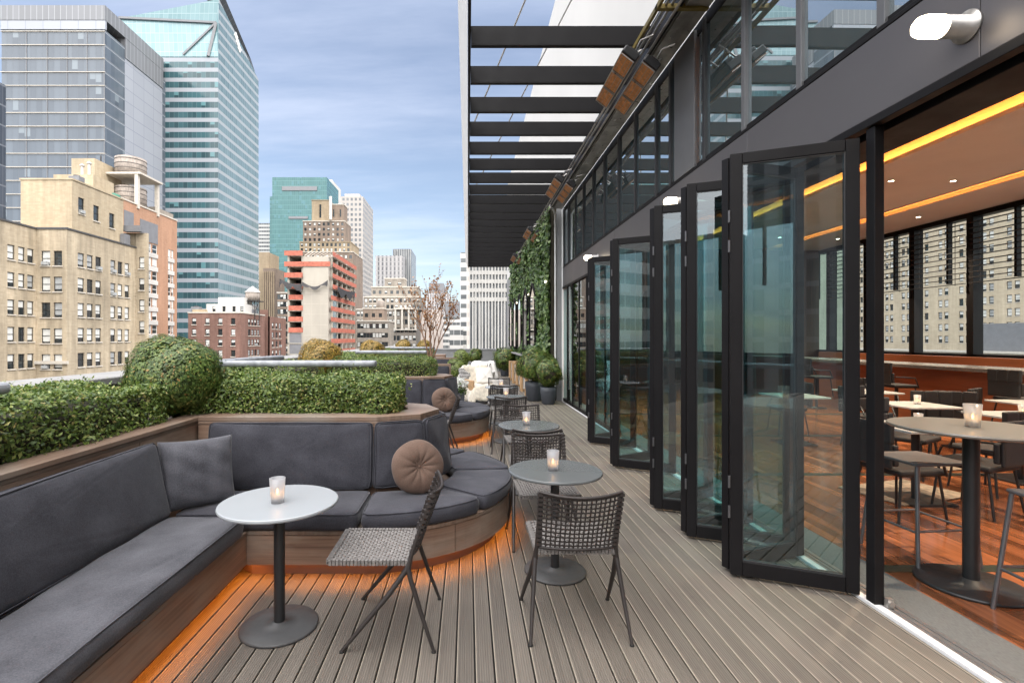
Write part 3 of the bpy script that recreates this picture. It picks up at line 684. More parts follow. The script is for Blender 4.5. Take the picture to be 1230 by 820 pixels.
rg=np.random.default_rng(4); P=rg.normal(0,1,(500,3))*np.array([.10,.08,.07])+np.array([-.02,0,.55]); leaf_mesh('petals',P,rg.normal(0,1,(500,3)),.06,M['petal'],t,seed=2,aspect=.9)
P=rg.normal(0,1,(900,3))*np.array([.1,.09,.08])+np.array([-.02,0,.44]); leaf_mesh('leaves',P,rg.normal(0,1,(900,3)),.05,M['ivy'],t,seed=3)
# bare tree
t=thing('autumn_tree','nearly bare multi stemmed tree with a few orange leaves','tree',(-.95,13.0,.95)); rg=random.Random(12); mb=MB(); tips=[]
def grow(p,d,L,r,lv):
    n=4; pts=[p]; q=p.copy(); dd=d.copy()
    for i in range(n):
        dd=(dd+Vector((rg.uniform(-.16,.16),rg.uniform(-.16,.16),rg.uniform(0,.14)))).normalized(); q=q+dd*L/n; pts.append(q.copy())
        if lv<4 and i>=1:
            for _ in range(rg.choice([1,2]) if lv<2 else rg.choice([0,1,1])):
                nd_=(dd+Vector((rg.uniform(-.8,.8),rg.uniform(-.8,.8),rg.uniform(-.1,.35)))).normalized(); grow(q.copy(),nd_,L*rg.uniform(.5,.7),r*.55,lv+1)
        tips.append((q.copy(),lv))
    mb.tube(pts,[r*(1-.55*i/n) for i in range(n+1)],5 if r>.006 else 4)
for a,tl in ((0,.05),(70,.3),(150,.36),(220,.3),(290,.36),(330,.42)):
    grow(Vector((0,0,0)),Vector((math.cos(R(a))*tl,math.sin(R(a))*tl,1)).normalized(),1.12,.022,1)
mb.build('trunk',M['bark'],t)
tp=np.array([list(p) for p,l in tips if l>=2]); g2=np.random.default_rng(3); sel=g2.choice(len(tp),min(len(tp),1500),replace=False); 
P=tp[sel]+g2.normal(0,.02,(len(sel),3)); leaf_mesh('leaves',P,g2.normal(0,1,P.shape),.06,M['autumn'],t,seed=5,aspect=.7)
# lounge chairs under fleeces
def drape(mb,x0,x1,y0,y1,fz,n=26,seed=0):
    rg=random.Random(seed); ph=[rg.uniform(0,6) for _ in range(4)]; vs=[]
    for j in range(n+1):
        for i in range(n+1):
            x=x0+(x1-x0)*i/n; y=y0+(y1-y0)*j/n; dz=.018*math.sin(x*14+ph[0]+3*math.sin(y*9))+.015*math.sin(y*21+ph[1])+.01*math.sin(x*37+y*31+ph[2])
            vs.append((x+.02*math.sin(y*17+ph[3]),y,fz(x,y)+dz))
    mb.add(vs,[(j*(n+1)+i,j*(n+1)+i+1,(j+1)*(n+1)+i+1,(j+1)*(n+1)+i) for j in range(n) for i in range(n)],True)
def fleece_chair(label,loc,rz,mt):
    t=thing('lounge_chair',label,'chair',loc,rz,'lounge chairs at the far end')
    mb=MB(); mb.box(-.36,.36,-.36,.36,.28,.40); mb.box(-.36,.36,.27,.36,.40,.85); mb.build('seat_shell',M['lightwood'],t,bevel=.03,bseg=3)
    for sx in (-1,1):
        mb=MB(); mb.box(sx*.36-.035,sx*.36+.035,-.36,.34,.0 if sx<0 else .40,.58); mb.build('armrest',M['lightwood'] if sx<0 else M['cloth'],t,bevel=.02)
        for sy in (-1,1): 
            mb=MB(); mb.tube([(sx*.32,sy*.32,.3),(sx*.34,sy*.34,0)],[.035,.024],10); mb.build('leg',M['lightwood'],t)
    return t
def prof(x,y):
    e=max(0,abs(x)-.36)*2.6
    b=.44 if y<.12 else .44+min(1,(y-.12)/.16)*.46
    f=max(0,-.36-y)*2.4
    return b-e-f
for lab,loc,rz,mt in (('lounge chair draped in a cream fleece with pale wooden leg',(.32,12.95,0),R(24),'fleece'),('farther lounge chair under a white throw behind the fleece chair',(.42,15.9,0),R(-15),'cloth')):
    t=fleece_chair(lab,loc,rz,mt)
    o=thing('fleece_throw' if mt=='fleece' else 'cotton_throw','shaggy cream fleece spread over the nearer lounge chair' if mt=='fleece' else 'crumpled white cotton throw over the farther lounge chair','throw',loc,rz)
    mb=MB(); drape(mb,-.5,.5,-.5,.34,prof,seed=len(lab)); ob=mb.build('cloth',M[mt],o); sm=ob.modifiers.new('thick','SOLIDIFY'); sm.thickness=.03
mP,nt=newmat('white_cushion_black_strokes'); wv=nd(nt,'ShaderNodeTexWave',i_Scale=5,i_Distortion=14,i_Detail=2); nt.links.new(mapping(nt,(1,1,1)),wv.inputs[0])
p=nd(nt,'ShaderNodeBsdfPrincipled',i_Roughness=.9); nt.links.new(ramp(nt,wv.outputs[1],[(.1,(.03,.03,.03)),(.16,(.75,.73,.7))]),p.inputs['Base Color']); out(nt,p.outputs[0])
mS,nt=newmat('black_white_stripes'); wv=nd(nt,'ShaderNodeTexWave',i_Scale=9,i_Distortion=1,bands_direction='Z'); nt.links.new(mapping(nt,(1,1,1)),wv.inputs[0])
p=nd(nt,'ShaderNodeBsdfPrincipled',i_Roughness=.9); nt.links.new(ramp(nt,wv.outputs[1],[(.55,(.02,.02,.022)),(.7,(.7,.68,.66))]),p.inputs['Base Color']); out(nt,p.outputs[0])
for lab,loc,rz,mm in (('white cushion with black brush strokes on the farther lounge chair',(.5,15.95,.66),R(-10),mP),('black and white striped cushion at the side of the fleece chair',(-.02,13.1,.66),R(35),mS),('plain white cushion propped on the fleece chair',(.42,13.1,.66),R(20),M['cloth'])):
    mb=cushion_mb([(-.22,-.2),(.22,-.2),(.22,.2),(-.22,.2)],-.06,.06,.05,.02,Matrix.Rotation(R(72),4,'X')); ob=mb.build('square_cushion',mm,None,loc); ob.rotation_euler=(0,0,rz); tag(ob,lab,'cushion')
M['hinge']=pmat('dark_steel_hinge',(.12,.12,.125),.4,.6)
# ------------------------------------------------------------------ hotel building: facade, pergola, folding doors
ZB,ZT,ZC=2.93,3.40,4.89       # fascia bottom / top, top of the clerestory
YE=12.95                      # far end of the glazing
t=thing('hotel_facade','grey metal fascia and window wall above the folding doors','facade',(X_F,6,0))
mb=MB(); 
ys=[-1.6,.4,2.4,4.4,6.4,8.4,10.4,YE]
for a,b in zip(ys[:-1],ys[1:]): mb.box(X_F,X_F+.10,a+.002,b-.002,ZB,ZT)
mb.build('fascia',M['fascia'],t,world=True,bevel=.003)
mb=MB(); mb.box(X_F+.11,X_F+.42,-1.6,YE,2.86,3.38); mb.box(X_F-.012,X_F+.05,-1.6,YE,2.875,2.925); mb.box(X_F-.004,X_F+.11,-1.6,YE,3.402,3.43); mb.build('header_beam',M['dark'],t,world=True,bevel=.004)
mb=MB(); mb.box(X_F,X_F+.3,YE+.003,YE+.16,0,ZC+.1); mb.build('end_pier',M['white'],t,world=True,bevel=.006)
for y in (5.67,1.85):
    mb=MB(); mb.box(X_F-.012,X_F+.12,y-.26,y+.26,3.432,ZC); mb.build('pier',M['pier'],t,world=True,bevel=.004)
for y in (2.98,3.72,4.47,5.22,6.1,6.56,7.38,8.2,9.05,9.87,10.7,11.5,12.3,12.9):
    mb=MB(); mb.box(X_F+.0,X_F+.06,y-.03,y+.03,3.432,ZC); mb.build('mullion',M['dark2'] if y>5 else M['pier'],t,world=True,bevel=.004)
mb=MB(); mb.box(X_F+.02,X_F+.14,-1.6,YE,ZC-.07,ZC+.05); mb.box(X_F+.02,X_F+.14,-1.6,YE,3.431,3.47); mb.build('window_rail',M['dark'],t,world=True)
mul=[-1.6,1.85,2.98,3.72,4.47,5.4]+[5.93,6.56,7.38,8.2,9.05,9.87,10.7,11.5,12.3,YE]
for i,(a,b) in enumerate(zip(mul[:-1],mul[1:])):
    if b-a<.55 and a<5.5 and a>5.3: continue
    mb=MB(); k=.0015*((i*7)%5-2); mb.face([(X_F+.03+k,a+.03,3.47),(X_F+.03-k,b-.03,3.47),(X_F+.03-k,b-.03,ZC-.07),(X_F+.03+k,a+.03,ZC-.07)]); mb.build('clerestory_pane',M['clere'],t,world=True)
# fixed glazing at the far end
fy=[8.3,9.0,9.7,10.4,11.1,11.8,12.4,YE]
for a,b in zip(fy[:-1],fy[1:]):
    mb=MB(); mb.box(X_F+.0,X_F+.07,a-.025,a+.025,.03,2.87); mb.build('mullion',M['dark'],t,world=True,bevel=.004)
    mb=MB(); mb.face([(X_F+.014,a+.025,.1),(X_F+.014,b-.025,.1),(X_F+.014,b-.025,2.85),(X_F+.014,a+.025,2.85)]); mb.build('fixed_pane',M['glass'],t,world=True)
mb=MB(); mb.box(X_F+.01,X_F+.09,8.3,YE,.02,.1); mb.build('bottom_rail',M['dark'],t,world=True)
# threshold
mb=MB(); mb.box(X_F-.004,X_F+.045,-1.6,YE,-.02,.018); mb.build('nosing',M['alu'],t,world=True,bevel=.003)
mb=MB(); mb.box(X_F+.047,X_F+.075,-1.6,8.2,-.02,.014); mb.box(X_F+.079,X_F+.106,-1.6,8.2,-.02,.014); mb.box(X_F+.11,X_F+.14,-1.6,8.2,-.02,.016); mb.box(X_F+.046,X_F+.14,-1.6,YE,-.03,-.004); mb.build('track',M['alug'],t,world=True,bevel=.002)
for y in (3.06,):
    mb=MB(); mb.box(X_F+.004,X_F+.062,y-.034,y+.034,.015,2.87); mb.build('jamb',M['dark'],t,world=True,bevel=.004)
    mb=MB(); mb.box(X_F+.05,X_F+.085,y-.075,y-.046,.016,.07); mb.tube([(X_F+.067,y-.085,.045),(X_F+.067,y-.07,.045)],.016,10); mb.build('roller',M['galv'],t,world=True)
# folding doors in pairs
def door_leaf(name,p,q,hinges=True):
    # p = leaf end on the facade, q = free end
    p=Vector((*p,0)); q=Vector((*q,0)); d=q-p; W=d.length
    mb=MB(); fw,th=.072,.058
    mb.box(0,fw,-th/2,th/2,0,2.82); mb.box(W-fw,W,-th/2,th/2,0,2.82)
    mb.box(fw+.001,W-fw-.001,-th/2+.001,th/2-.001,0,.095); mb.box(fw+.001,W-fw-.001,-th/2+.001,th/2-.001,2.82-fw,2.82)
    return mb,W,d
def door_pair(label,pa,apex,pb,glz='glass'):
    t=thing('folding_glass_door',label,'door',(apex[0],apex[1],.022),group='folding glass door pairs')
    for (p,side) in ((pa,0),(pb,1)):
        ap=Vector(apex)+Vector((0,.034 if side else -.034))
        mb,W,d=door_leaf('leaf',p,ap); an=math.atan2(d.y,d.x)
        l=mb.build('leaf_frame',M['dark'],t,bevel=.004); l.location=(p[0]-apex[0],p[1]-apex[1],0); l.rotation_euler=(0,0,an)
        mb=MB(); mb.face([(.07,.012,.09),(W-.07,.012,.09),(W-.07,.012,2.755),(.07,.012,2.755)]); mb.build('pane',M[glz],l)
        mb=MB(); s=-1 if side==0 else 1
        mb.cm=0
        for (z0,z1,x0,x1) in ((.095,.103,.072,W-.072),(2.742,2.748,.072,W-.072)): mb.box(x0,x1,-.02,.02,z0,z1)
        for x in (.073,W-.079): mb.box(x,x+.006,-.02,.02,.104,2.741)
        mb.build('glazing_bead',M['dark2'],l)
        if side==0:
            for z in (.42,.62,2.2,2.4):
                mb=MB(); mb.tube([(W+.006,.034,z-.04),(W+.006,.034,z+.04)],.008,8); mb.build('hinge',M['hinge'],l)
    return t
door_pair('nearest pair of tall folding glass doors at the bar opening',(X_F+.012,3.16),(1.775,3.475),(X_F+.03,3.74))
door_pair('second pair of folding glass doors from the bar opening',(X_F+.03,3.80),(1.765,4.13),(X_F+.03,4.40))
door_pair('third pair of folding glass doors showing a narrow strip of glass',(X_F+.03,4.47),(1.75,4.80),(X_F+.03,5.12))
door_pair('fourth pair of folding glass doors reflecting the terrace',(X_F+.03,5.98),(1.81,6.37),(X_F+.03,6.72))
door_pair('farthest pair of folding glass doors beside the fixed glazing',(X_F+.03,7.40),(1.865,7.80),(X_F+.03,8.22))
# sconces
for i,(y,lb) in enumerate(((2.46,'nearest pill shaped wall lamp on the grey fascia above the bar'),(5.6,'second wall lamp on the fascia above the folding doors'),(9.46,'third wall lamp on the fascia near the fixed glazing'),(13.4,'wall lamp at the near top edge of the ivy wall'),(17.2,'wall lamp between the pointed mirrors on the ivy'),(21.2,'farthest wall lamp on the ivy wall'))):
    xb=X_F if i<3 else 2.16
    t=thing('wall_lamp',lb,'lamp',(xb,y,3.11),group='pill shaped wall lamps')
    Mr=Matrix.Rotation(R(-90),4,'Y')@Matrix.Scale(1 if i<3 else .55,4)
    mb=MB(); mb.lathe([(.075,-.0),(.075,.012),(.052,.014),(.052,.125),(.0001,.125)],24,M=Mr); mb.build('mount',M['galv'],t)
    mb=MB(); mb.lathe([(.05,.126),(.0525,.132),(.0525,.212),(.045,.238),(.027,.254),(.0001,.258)],24,M=Mr); mb.build('diffuser',M['lamp'],t)
# pergola
ZP=5.0; t=thing('steel_pergola','black steel louvre pergola with a white edge over the deck','pergola',(1,12,ZP))
s=.863; y=5.888-3*s
for i in range(25):
    yy=y+i*s; mb=MB()
    mb.box(.036,2.2,yy,yy+.012,ZP+.012,ZP+.214); mb.box(.036,2.2,yy,yy+.06,ZP,ZP+.0115); mb.box(.036,2.2,yy,yy+.06,ZP+.2145,ZP+.226); mb.build('beam',M['dark'],t,world=True,bevel=.002)
mb=MB(); mb.box(.0,.034,-.5,24.2,ZP-.02,ZP+.26); mb.box(2.2,2.42,24.05,24.2,ZP-.03,ZP+.24); mb.build('edge_beam',M['dark'],t,world=True,bevel=.003)
mb=MB()
for a in range(13):
    y0,y1=-.5+1.9*a,-.5+1.9*a+1.893; q=[(-.002,ZP-.02),(-.002,ZP+.3),(-.11,ZP+.3)]
    mb.add([(x,y,z) for y in (y0,y1) for x,z in q],[(0,1,2),(5,4,3),(0,2,5,3),(0,3,4,1),(1,4,5,2)],False)
mb.build('edge_fascia',M['whitee'],t,world=True,bevel=.002)
# gutter and service rails
t=thing('eaves_gutter','long metal gutter and pipe runs along the top of the window wall','gutter',(2.2,8,5))
mb=MB(); mb.box(2.13,2.40,-.5,YE,4.955,4.985); mb.box(2.10,2.128,-.5,YE,4.90,5.2); mb.build('soffit',M['dark'],t,world=True,bevel=.004)
mb=MB(); mb.add([(2.15,-.5,4.935),(2.40,-.5,4.90),(2.40,YE,4.90),(2.15,YE,4.935)],[(0,1,2,3),(3,2,1,0)][:1]); 
for k in range(8): mb.box(2.16,2.385,-.5+1.68*k,-.5+1.68*k+1.672,4.91,4.953)
mb.build('channel',M['galv'],t,world=True,bevel=.01)
mb=MB()
for xx,zz in ((2.06,4.86),(2.03,4.93),(1.97,4.92)): mb.tube([(xx,-.5,zz),(xx,22,zz)],.014,8)
mb.build('pipe',M['galv'],t,world=True)
mb=MB(); mb.box(1.88,1.91,-.3,6.2,4.885,4.935); mb.box(1.88,2.4,5.05,5.1,4.886,4.934); mb.build('rail',M['brass'],t,world=True)
mb=MB(); mb.tube([(2.06,12.6,4.86),(2.16,12.95,4.92),(2.24,13.05,4.8),(2.25,13.08,3.2),(2.25,13.08,.3)],.022,8); mb.build('downpipe',M['white'],t,world=True)
for i,(yc,lb) in enumerate(((6.05,'nearest'),(10.35,'second'),(14.9,'third'),(19.4,'farthest'))):
    for k,(xx,zz) in enumerate(((1.74,4.66),(1.97,4.56))):
        t=thing('patio_heater',('%s outer infrared heater hanging under the gutter' if k==0 else '%s inner infrared heater hanging beside the window wall')%lb,'heater',(xx,yc,zz),group='infrared heaters along the eaves'); t.rotation_euler=(0,R(38),0)
        mb=MB(); mb.box(-.095,.095,-.56,.56,.0,.09); mb.box(-.055,.055,-.5,.5,.0905,.14); mb.build('housing',M['dark2'],t,bevel=.015)
        for q in (-1,0,1):
            mb=MB(); mb.box(-.078,.078,q*.37-.165,q*.37+.165,-.012,-.001); e=mb.build('ceramic_tile',M['heat'],t,bevel=.004)
            mb=MB()
            for a in (-1,1): mb.box(a*.084-.005,a*.084+.005,q*.37-.178,q*.37+.178,-.022,-.0125); mb.box(-.079,.079,q*.37+a*.172-.005,q*.37+a*.172+.005,-.0215,-.0125)
            for a in (-.055,0,.055): mb.box(a-.0018,a+.0018,q*.37-.166,q*.37+.166,-.019,-.016)
            mb.build('wire_guard',M['galv'],e)
        mb=MB(); mb.tube([(.0,-.3,.14),(.05,-.3,.3)],.012,6); mb.tube([(.0,.3,.14),(.05,.3,.3)],.012,6); mb.tube([(.03,-.35,.13),(.0,-.55,.22),(.08,-.62,.3)],.01,6); mb.build('bracket',M['galv'],t)
# white tower above
t=thing('hotel_tower','tall white plastered hotel wall rising above the pergola','building',(8,12,5)); mb=MB(); mb.box(2.62,14,-8,34,5.05,11.75); mb.build('wall',M['plaster'],t,world=True)
mb=MB(); mb.box(2.3,2.5,13.12,30,-3,5.04); mb.box(2.501,10.8,16.2,30,-3,5.04); mb.build('lower_wall',M['siding'],t,world=True)
for (a,b) in (((2.6,4.2,9.5),(-.02,9.6,5.35)),((2.6,7.2,8.6),(-.02,14.0,5.35))):
    mb=MB(); mb.tube([a,b],.014,6); o=mb.build('stay_cable',M['galv']); tag(o,'thin steel stay from the white wall to the %s pergola edge'%('near' if b[1]<10 else 'far'),'cable')
# ivy wall with pointed mirrors
t=thing('living_wall','tall green ivy wall beyond the glazed facade','ivy wall',(2.2,18.5,0))
mb=MB(); mb.box(2.16,2.298,13.2,24.2,0,5.0); mb.build('backing',M['twig'],t,world=True)
mr=[(15.43,1.25,3.28),(17.38,1.2,3.30),(19.33,1.2,3.3),(21.28,1.2,3.3),(23.2,1.2,3.3)]
rg=np.random.default_rng(9); n=26000; P=np.stack([np.full(n,2.10),rg.uniform(13.15,24.3,n),rg.uniform(0.1,5.05,n)],1)
keep=np.ones(n,bool)
for (yc,w,zt) in mr:
    ins=(np.abs(P[:,1]-yc)<w/2-.04)&(P[:,2]>1.22)&(P[:,2]<zt-.05-np.abs(P[:,1]-yc)*.55); keep&=~ins
P=P[keep]; n=len(P); P[:,0]+=-.05*wobn(P[:,0],P[:,1],P[:,2],3.1,1)-np.abs(rg.normal(0,.05,n))+.02
e=P[:,1]<13.5; 
leaf_mesh('leaves',P-np.array([2.2,18.5,0]),np.tile(np.array([-1.,-.25,.35]),(n,1)),.115,M['ivy'],t,jit=.5,seed=3,aspect=.8)
for i,(yc,w,zt) in enumerate(mr):
    o=thing('pointed_mirror',['nearest','second','middle','fourth','farthest'][i]+' tall mirror with pointed top set in the ivy wall','mirror',(1.955,yc,1.27),group='pointed mirrors in the ivy wall')
    hh=zt-1.27; mb=MB(); mb.face([(0,w/2,0),(0,-w/2,0),(0,-w/2,hh-.38),(0,0,hh),(0,w/2,hh-.38)]); mb.build('mirror_glass',M['mirror'],o)
    mb=MB(); pts=[(0.0,w/2,0),(0,w/2,hh-.38),(0,0,hh),(0,-w/2,hh-.38),(0,-w/2,0),(0,w/2,0)]
    for a,b in zip(pts[:-1],pts[1:]): mb.bar(a,b,.05,.05,up=(1,0,0))
    mb.build('frame',M['dark'],o)
t=thing('bar_shelf','long grey stone shelf along the ivy wall below the mirrors','shelf',(1.95,18,1.02)); mb=MB(); mb.box(1.84,2.10,13.9,22.4,1.0,1.045); mb.build('shelf_top',M['parapet'],t,world=True,bevel=.006)
for y in (14.4,16.5,18.6,20.7): mb=MB(); mb.box(2.0,2.06,y-.03,y+.03,0,1.0); mb.build('bracket',M['dark'],t,world=True)
for i,y in enumerate((14.2,15.6,17.0,18.4,19.8)):
    t=thing('wood_lantern',['nearest','second','middle','fourth','farthest'][i]+' tall wooden box lantern with white panels under the shelf','lantern',(1.77,y,0),group='tall wooden lanterns under the bar shelf')
    mb=MB()
    for a in (-.13,.13):
        for b in (-.16,.16): mb.box(a-.03,a+.03,b-.03,b+.03,0,.74)
    for zz in (.05,.71): mb.box(-.1,.1,-.13,.13,zz-.03,zz+.03)
    mb.build('frame',M['lightwood'],t,bevel=.005); mb=MB(); mb.box(-.115,.115,-.145,.145,.085,.675); mb.build('white_panel',M['cloth'],t)
for i,y in enumerate((14.6,16.0,18.2)):
    t=thing('shelf_plant',['nearest','middle','farthest'][i]+' small round plant on the grey stone shelf','plant',(1.98,y,1.046),group='small plants on the bar shelf'); ball((0,0,.22),.17,700,.05,t,i+40,M['ivy'],1,False)
    mb=MB(); mb.lathe([(.07,0),(.09,.1),(.08,.1),(.0001,.09)],12); mb.build('pot',M['pot'],t)

# ------------------------------------------------------------------ bar interior
M['floorw']=wood('red_hardwood_floor',(.10,.034,.014),(.31,.108,.045),'x',rough=.16,grain=26,spec=.6,boards=(0,.09,1.6))
M['orange']=wood('orange_cherry_panel',(.19,.065,.028),(.30,.105,.048),'z',rough=.4,grain=14)
M['ceil']=pmat('taupe_ceiling',(.70,.67,.61),.8,0,.05,1)
M['granite']=pmat('grey_granite_counter',(.16,.15,.14),.25,0,.5,60)
M['mat']=pmat('grey_entrance_mat',(.13,.13,.125),.9,0,.3,40,stretch=(6,1,1),bump=.5,bscale=120)
M['rug']=pmat('beige_rug',(.24,.19,.14),.95,0,.4,16,bump=.6,bscale=60)
M['quilt']=pmat('dark_quilted_upholstery',(.014,.012,.013),.7,0,.2,8,bump=.2,bscale=80)
M['stool']=pmat('grey_stool_seat',(.085,.078,.08),.6,0,.15,20,bump=.1,bscale=90)
M['stoolm']=pmat('brushed_stool_steel',(.16,.165,.175),.35,.7,.12,9)
M['marble']=pmat('white_marble_top',(.45,.45,.44),.25,0,.08,4)
M['bartop']=pmat('grey_bar_table_top',(.17,.16,.145),.28,0,.03,3)
M['stripe']=pmat('dark_green_floor_strip',(.02,.03,.022),.4)
XW=11.0
mb=MB(); mb.box(2.86,XW,-4,16,-.06,0); struct(mb.build('bar_floor',M['floorw']))
mb=MB(); mb.box(X_F+.142,2.858,-4,YE,-.06,.004); struct(mb.build('entrance_mat',M['mat']))
mb=MB()
for y in (1.3,3.54,6.0,8.4,10.8): mb.box(2.862,XW,y-.05,y+.05,.0,.004)
struct(mb.build('floor_strips',M['stripe']))
t=thing('window_wall','far bar window wall with black mullions and orange wainscot','window wall',(XW,6,0))
mb=MB(); mb.box(XW,XW+.2,-4,16,0,1.18); mb.build('wainscot',M['orange'],t,world=True)
mb=MB(); mb.box(XW-.06,XW+.22,-4,16,1.183,1.27); mb.box(XW-.02,XW+.2,-4,16,4.25,4.6); mb.build('frame_rail',M['dark'],t,world=True)
for y in [-2+1.45*i for i in range(13)]:
    mb=MB(); mb.box(XW-.08,XW+.14,y-.075,y+.075,1.272,4.25); mb.build('mullion',M['dark'],t,world=True)
    mb=MB(); mb.box(XW-.03,XW+.07,y+.55,y+.60,2.85,4.25); mb.build('mullion',M['dark'],t,world=True)
    mb=MB(); mb.face([(XW+.05,y+.075,1.27),(XW+.05,y+1.375,1.27),(XW+.05,y+1.375,4.25),(XW+.05,y+.075,4.25)]); mb.build('pane',M['winglass'],t,world=True)
for k_,lb in ((8,'slatted blind in the bar window at the right edge of the picture'),(9,'slatted blind in the bar window midway between jamb and picture edge'),(10,'slatted blind in the bar window just right of the door jamb'),(11,'slatted blind seen only through the nearest folding glass door')):
    y=-2+1.45*k_; o=thing('slatted_blind',lb,'blind',(XW-.14,y+.72,4.2),group='slatted blinds in the bar windows')
    mb=MB()
    for k in range(12): mb.box(-.03,.03,-.66,.66,-.10-.118*k,-.085-.118*k)
    mb.build('slat',M['dark2'],o)
    for s_ in (-.45,.45): mb=MB(); mb.box(-.004,.004,s_-.004,s_+.004,-1.42,0); mb.build('cord',M['dark2'],o)
t=thing('bar_counter','long orange wood counter with grey granite top by the windows','counter',(8.9,7,0))
mb=MB(); mb.box(8.62,9.3,-1,15.2,0,1.04); mb.build('front',M['orange'],t,world=True); mb=MB(); mb.box(8.5,9.4,-1,15.3,1.042,1.11); mb.build('granite_top',M['granite'],t,world=True,bevel=.008)
mb=MB(); mb.box(XW-.5,XW-.3,-1,15.2,0,1.22)
o=mb.build('banquette_back',M['orange']); tag(o,'orange banquette back under the bar windows','banquette')
# walls and ceiling
mb=MB(); mb.box(2.9,XW,15.9,16.1,0,5.2); struct(mb.build('bar_end_wall',wood('walnut_panel',(.05,.022,.012),(.13,.06,.03),'x',grain=20,boards=(0,.6,3))))
mb=MB(); mb.box(2.55,XW+.2,-4.2,-4.0,0,5.2); struct(mb.build('bar_near_wall',M['quilt']))
mb=MB(); mb.box(2.55,6.9,-4,15.9,4.78,4.85); mb.box(6.9,9.15,-4,15.9,4.40,4.46); mb.box(9.42,XW,-4,15.9,4.36,4.42); mb.box(9.15,9.42,-4,15.9,4.62,4.66); mb.box(6.86,6.9,-4,15.9,4.40,4.78); mb.box(9.15,9.17,-4,15.9,4.46,4.62); mb.box(9.4,9.42,-4,15.9,4.42,4.62); mb.box(2.55,XW+.3,-4.2,16.1,4.9,5.0)
struct(mb.build('bar_ceiling',M['ceil']))
for x0,lb in ((6.72,'long orange cove light along the ceiling step nearest the doors'),(9.165,'long orange cove light farther in, nearer the windows')):
    t=thing('cove_light',lb,'light',(x0,6,4.4))
    if x0<8:
        mb=MB(); mb.box(x0+.04,x0+.08,-3.5,15.5,4.425,4.455); mb.build('led_strip',M['cove'],t,world=True)
        mb=MB(); mb.box(x0,x0+.015,-3.6,15.6,4.40,4.46); mb.box(x0+.0151,6.859,-3.6,15.6,4.40,4.412); mb.build('trough',M['ceil'],t,world=True)
    else:
        mb=MB(); mb.box(x0+.03,x0+.06,-3.5,15.5,4.47,4.50); mb.build('led_strip',M['cove'],t,world=True)
        mb=MB(); mb.box(x0+.006,x0+.018,-3.6,15.6,4.40,4.52); mb.box(x0+.019,x0+.1,-3.6,15.6,4.40,4.465); mb.build('trough',M['ceil'],t,world=True)
k=0
for x in (7.5,8.6,10.2):
    for y in (4,6.5,9,11.5,14):
        z=4.40 if x<9 else 4.36
        k+=1; t=thing('ceiling_downlight','small round warm downlight in the taupe bar ceiling','light',(x,y,z-.004),group='round downlights in the bar ceiling'); 
        mb=MB(); mb.lathe([(.055,0),(.045,-.006),(.04,0)],16); mb.build('ring',M['white'],t); mb=MB(); mb.lathe([(.0001,-.001),(.039,-.001)],16); mb.build('lens',M['down'],t)
        if k%2==0:
            L=bpy.data.lights.new('downlight_lamp','SPOT'); L.energy=320; L.color=(1,.82,.6); L.spot_size=R(95); L.spot_blend=.8; L.shadow_soft_size=.05; lo=bpy.data.objects.new('downlight_lamp',L); COL.objects.link(lo); lo.location=(0,0,-.03); lo.parent=t
for x,y in ((4.6,1.6),(4.8,5.2),(4.6,8.8),(4.6,12.2)):
    t=thing('ceiling_downlight','round warm downlight in the upper bar ceiling behind the doors','light',(x,y,4.776),group='round downlights in the upper bar ceiling'); mb=MB(); mb.lathe([(.055,0),(.045,-.006),(.04,0)],16); mb.build('ring',M['white'],t); mb=MB(); mb.lathe([(.0001,-.001),(.039,-.001)],16); mb.build('lens',M['down'],t)
    L=bpy.data.lights.new('downlight_lamp','SPOT'); L.energy=400; L.color=(1,.82,.6); L.spot_size=R(100); L.spot_blend=.8; L.shadow_soft_size=.05; lo=bpy.data.objects.new('downlight_lamp',L); COL.objects.link(lo); lo.location=(0,0,-.03); lo.parent=t
t=thing('ceiling_vent','round white vent disc in the taupe bar ceiling','vent',(8.0,6.0,4.398)); mb=MB(); mb.lathe([(.0001,-.03),(.18,-.03),(.26,-.02),(.28,0)],28); mb.build('disc',M['ceil'],t)
# dark arch niche on the end wall
t=thing('arched_niche','dark arched niche with lit slots on the bar end wall','niche',(6.2,15.8,0))
mb=MB(); mb.prism([(5.3+x,z) for x,z in [(0,0),(1.9,0),(1.9,2.6)]+[(.95+.95*math.cos(R(a)),2.6+.75*math.sin(R(a))) for a in range(10,180,12)]+[(0,2.6)]],0,.08); mb.v=[(x,15.89-z,y) for x,y,z in mb.v]; mb.f=[tuple(reversed(f)) for f in mb.f]; mb.build('arch',M['dark2'],t,world=True)
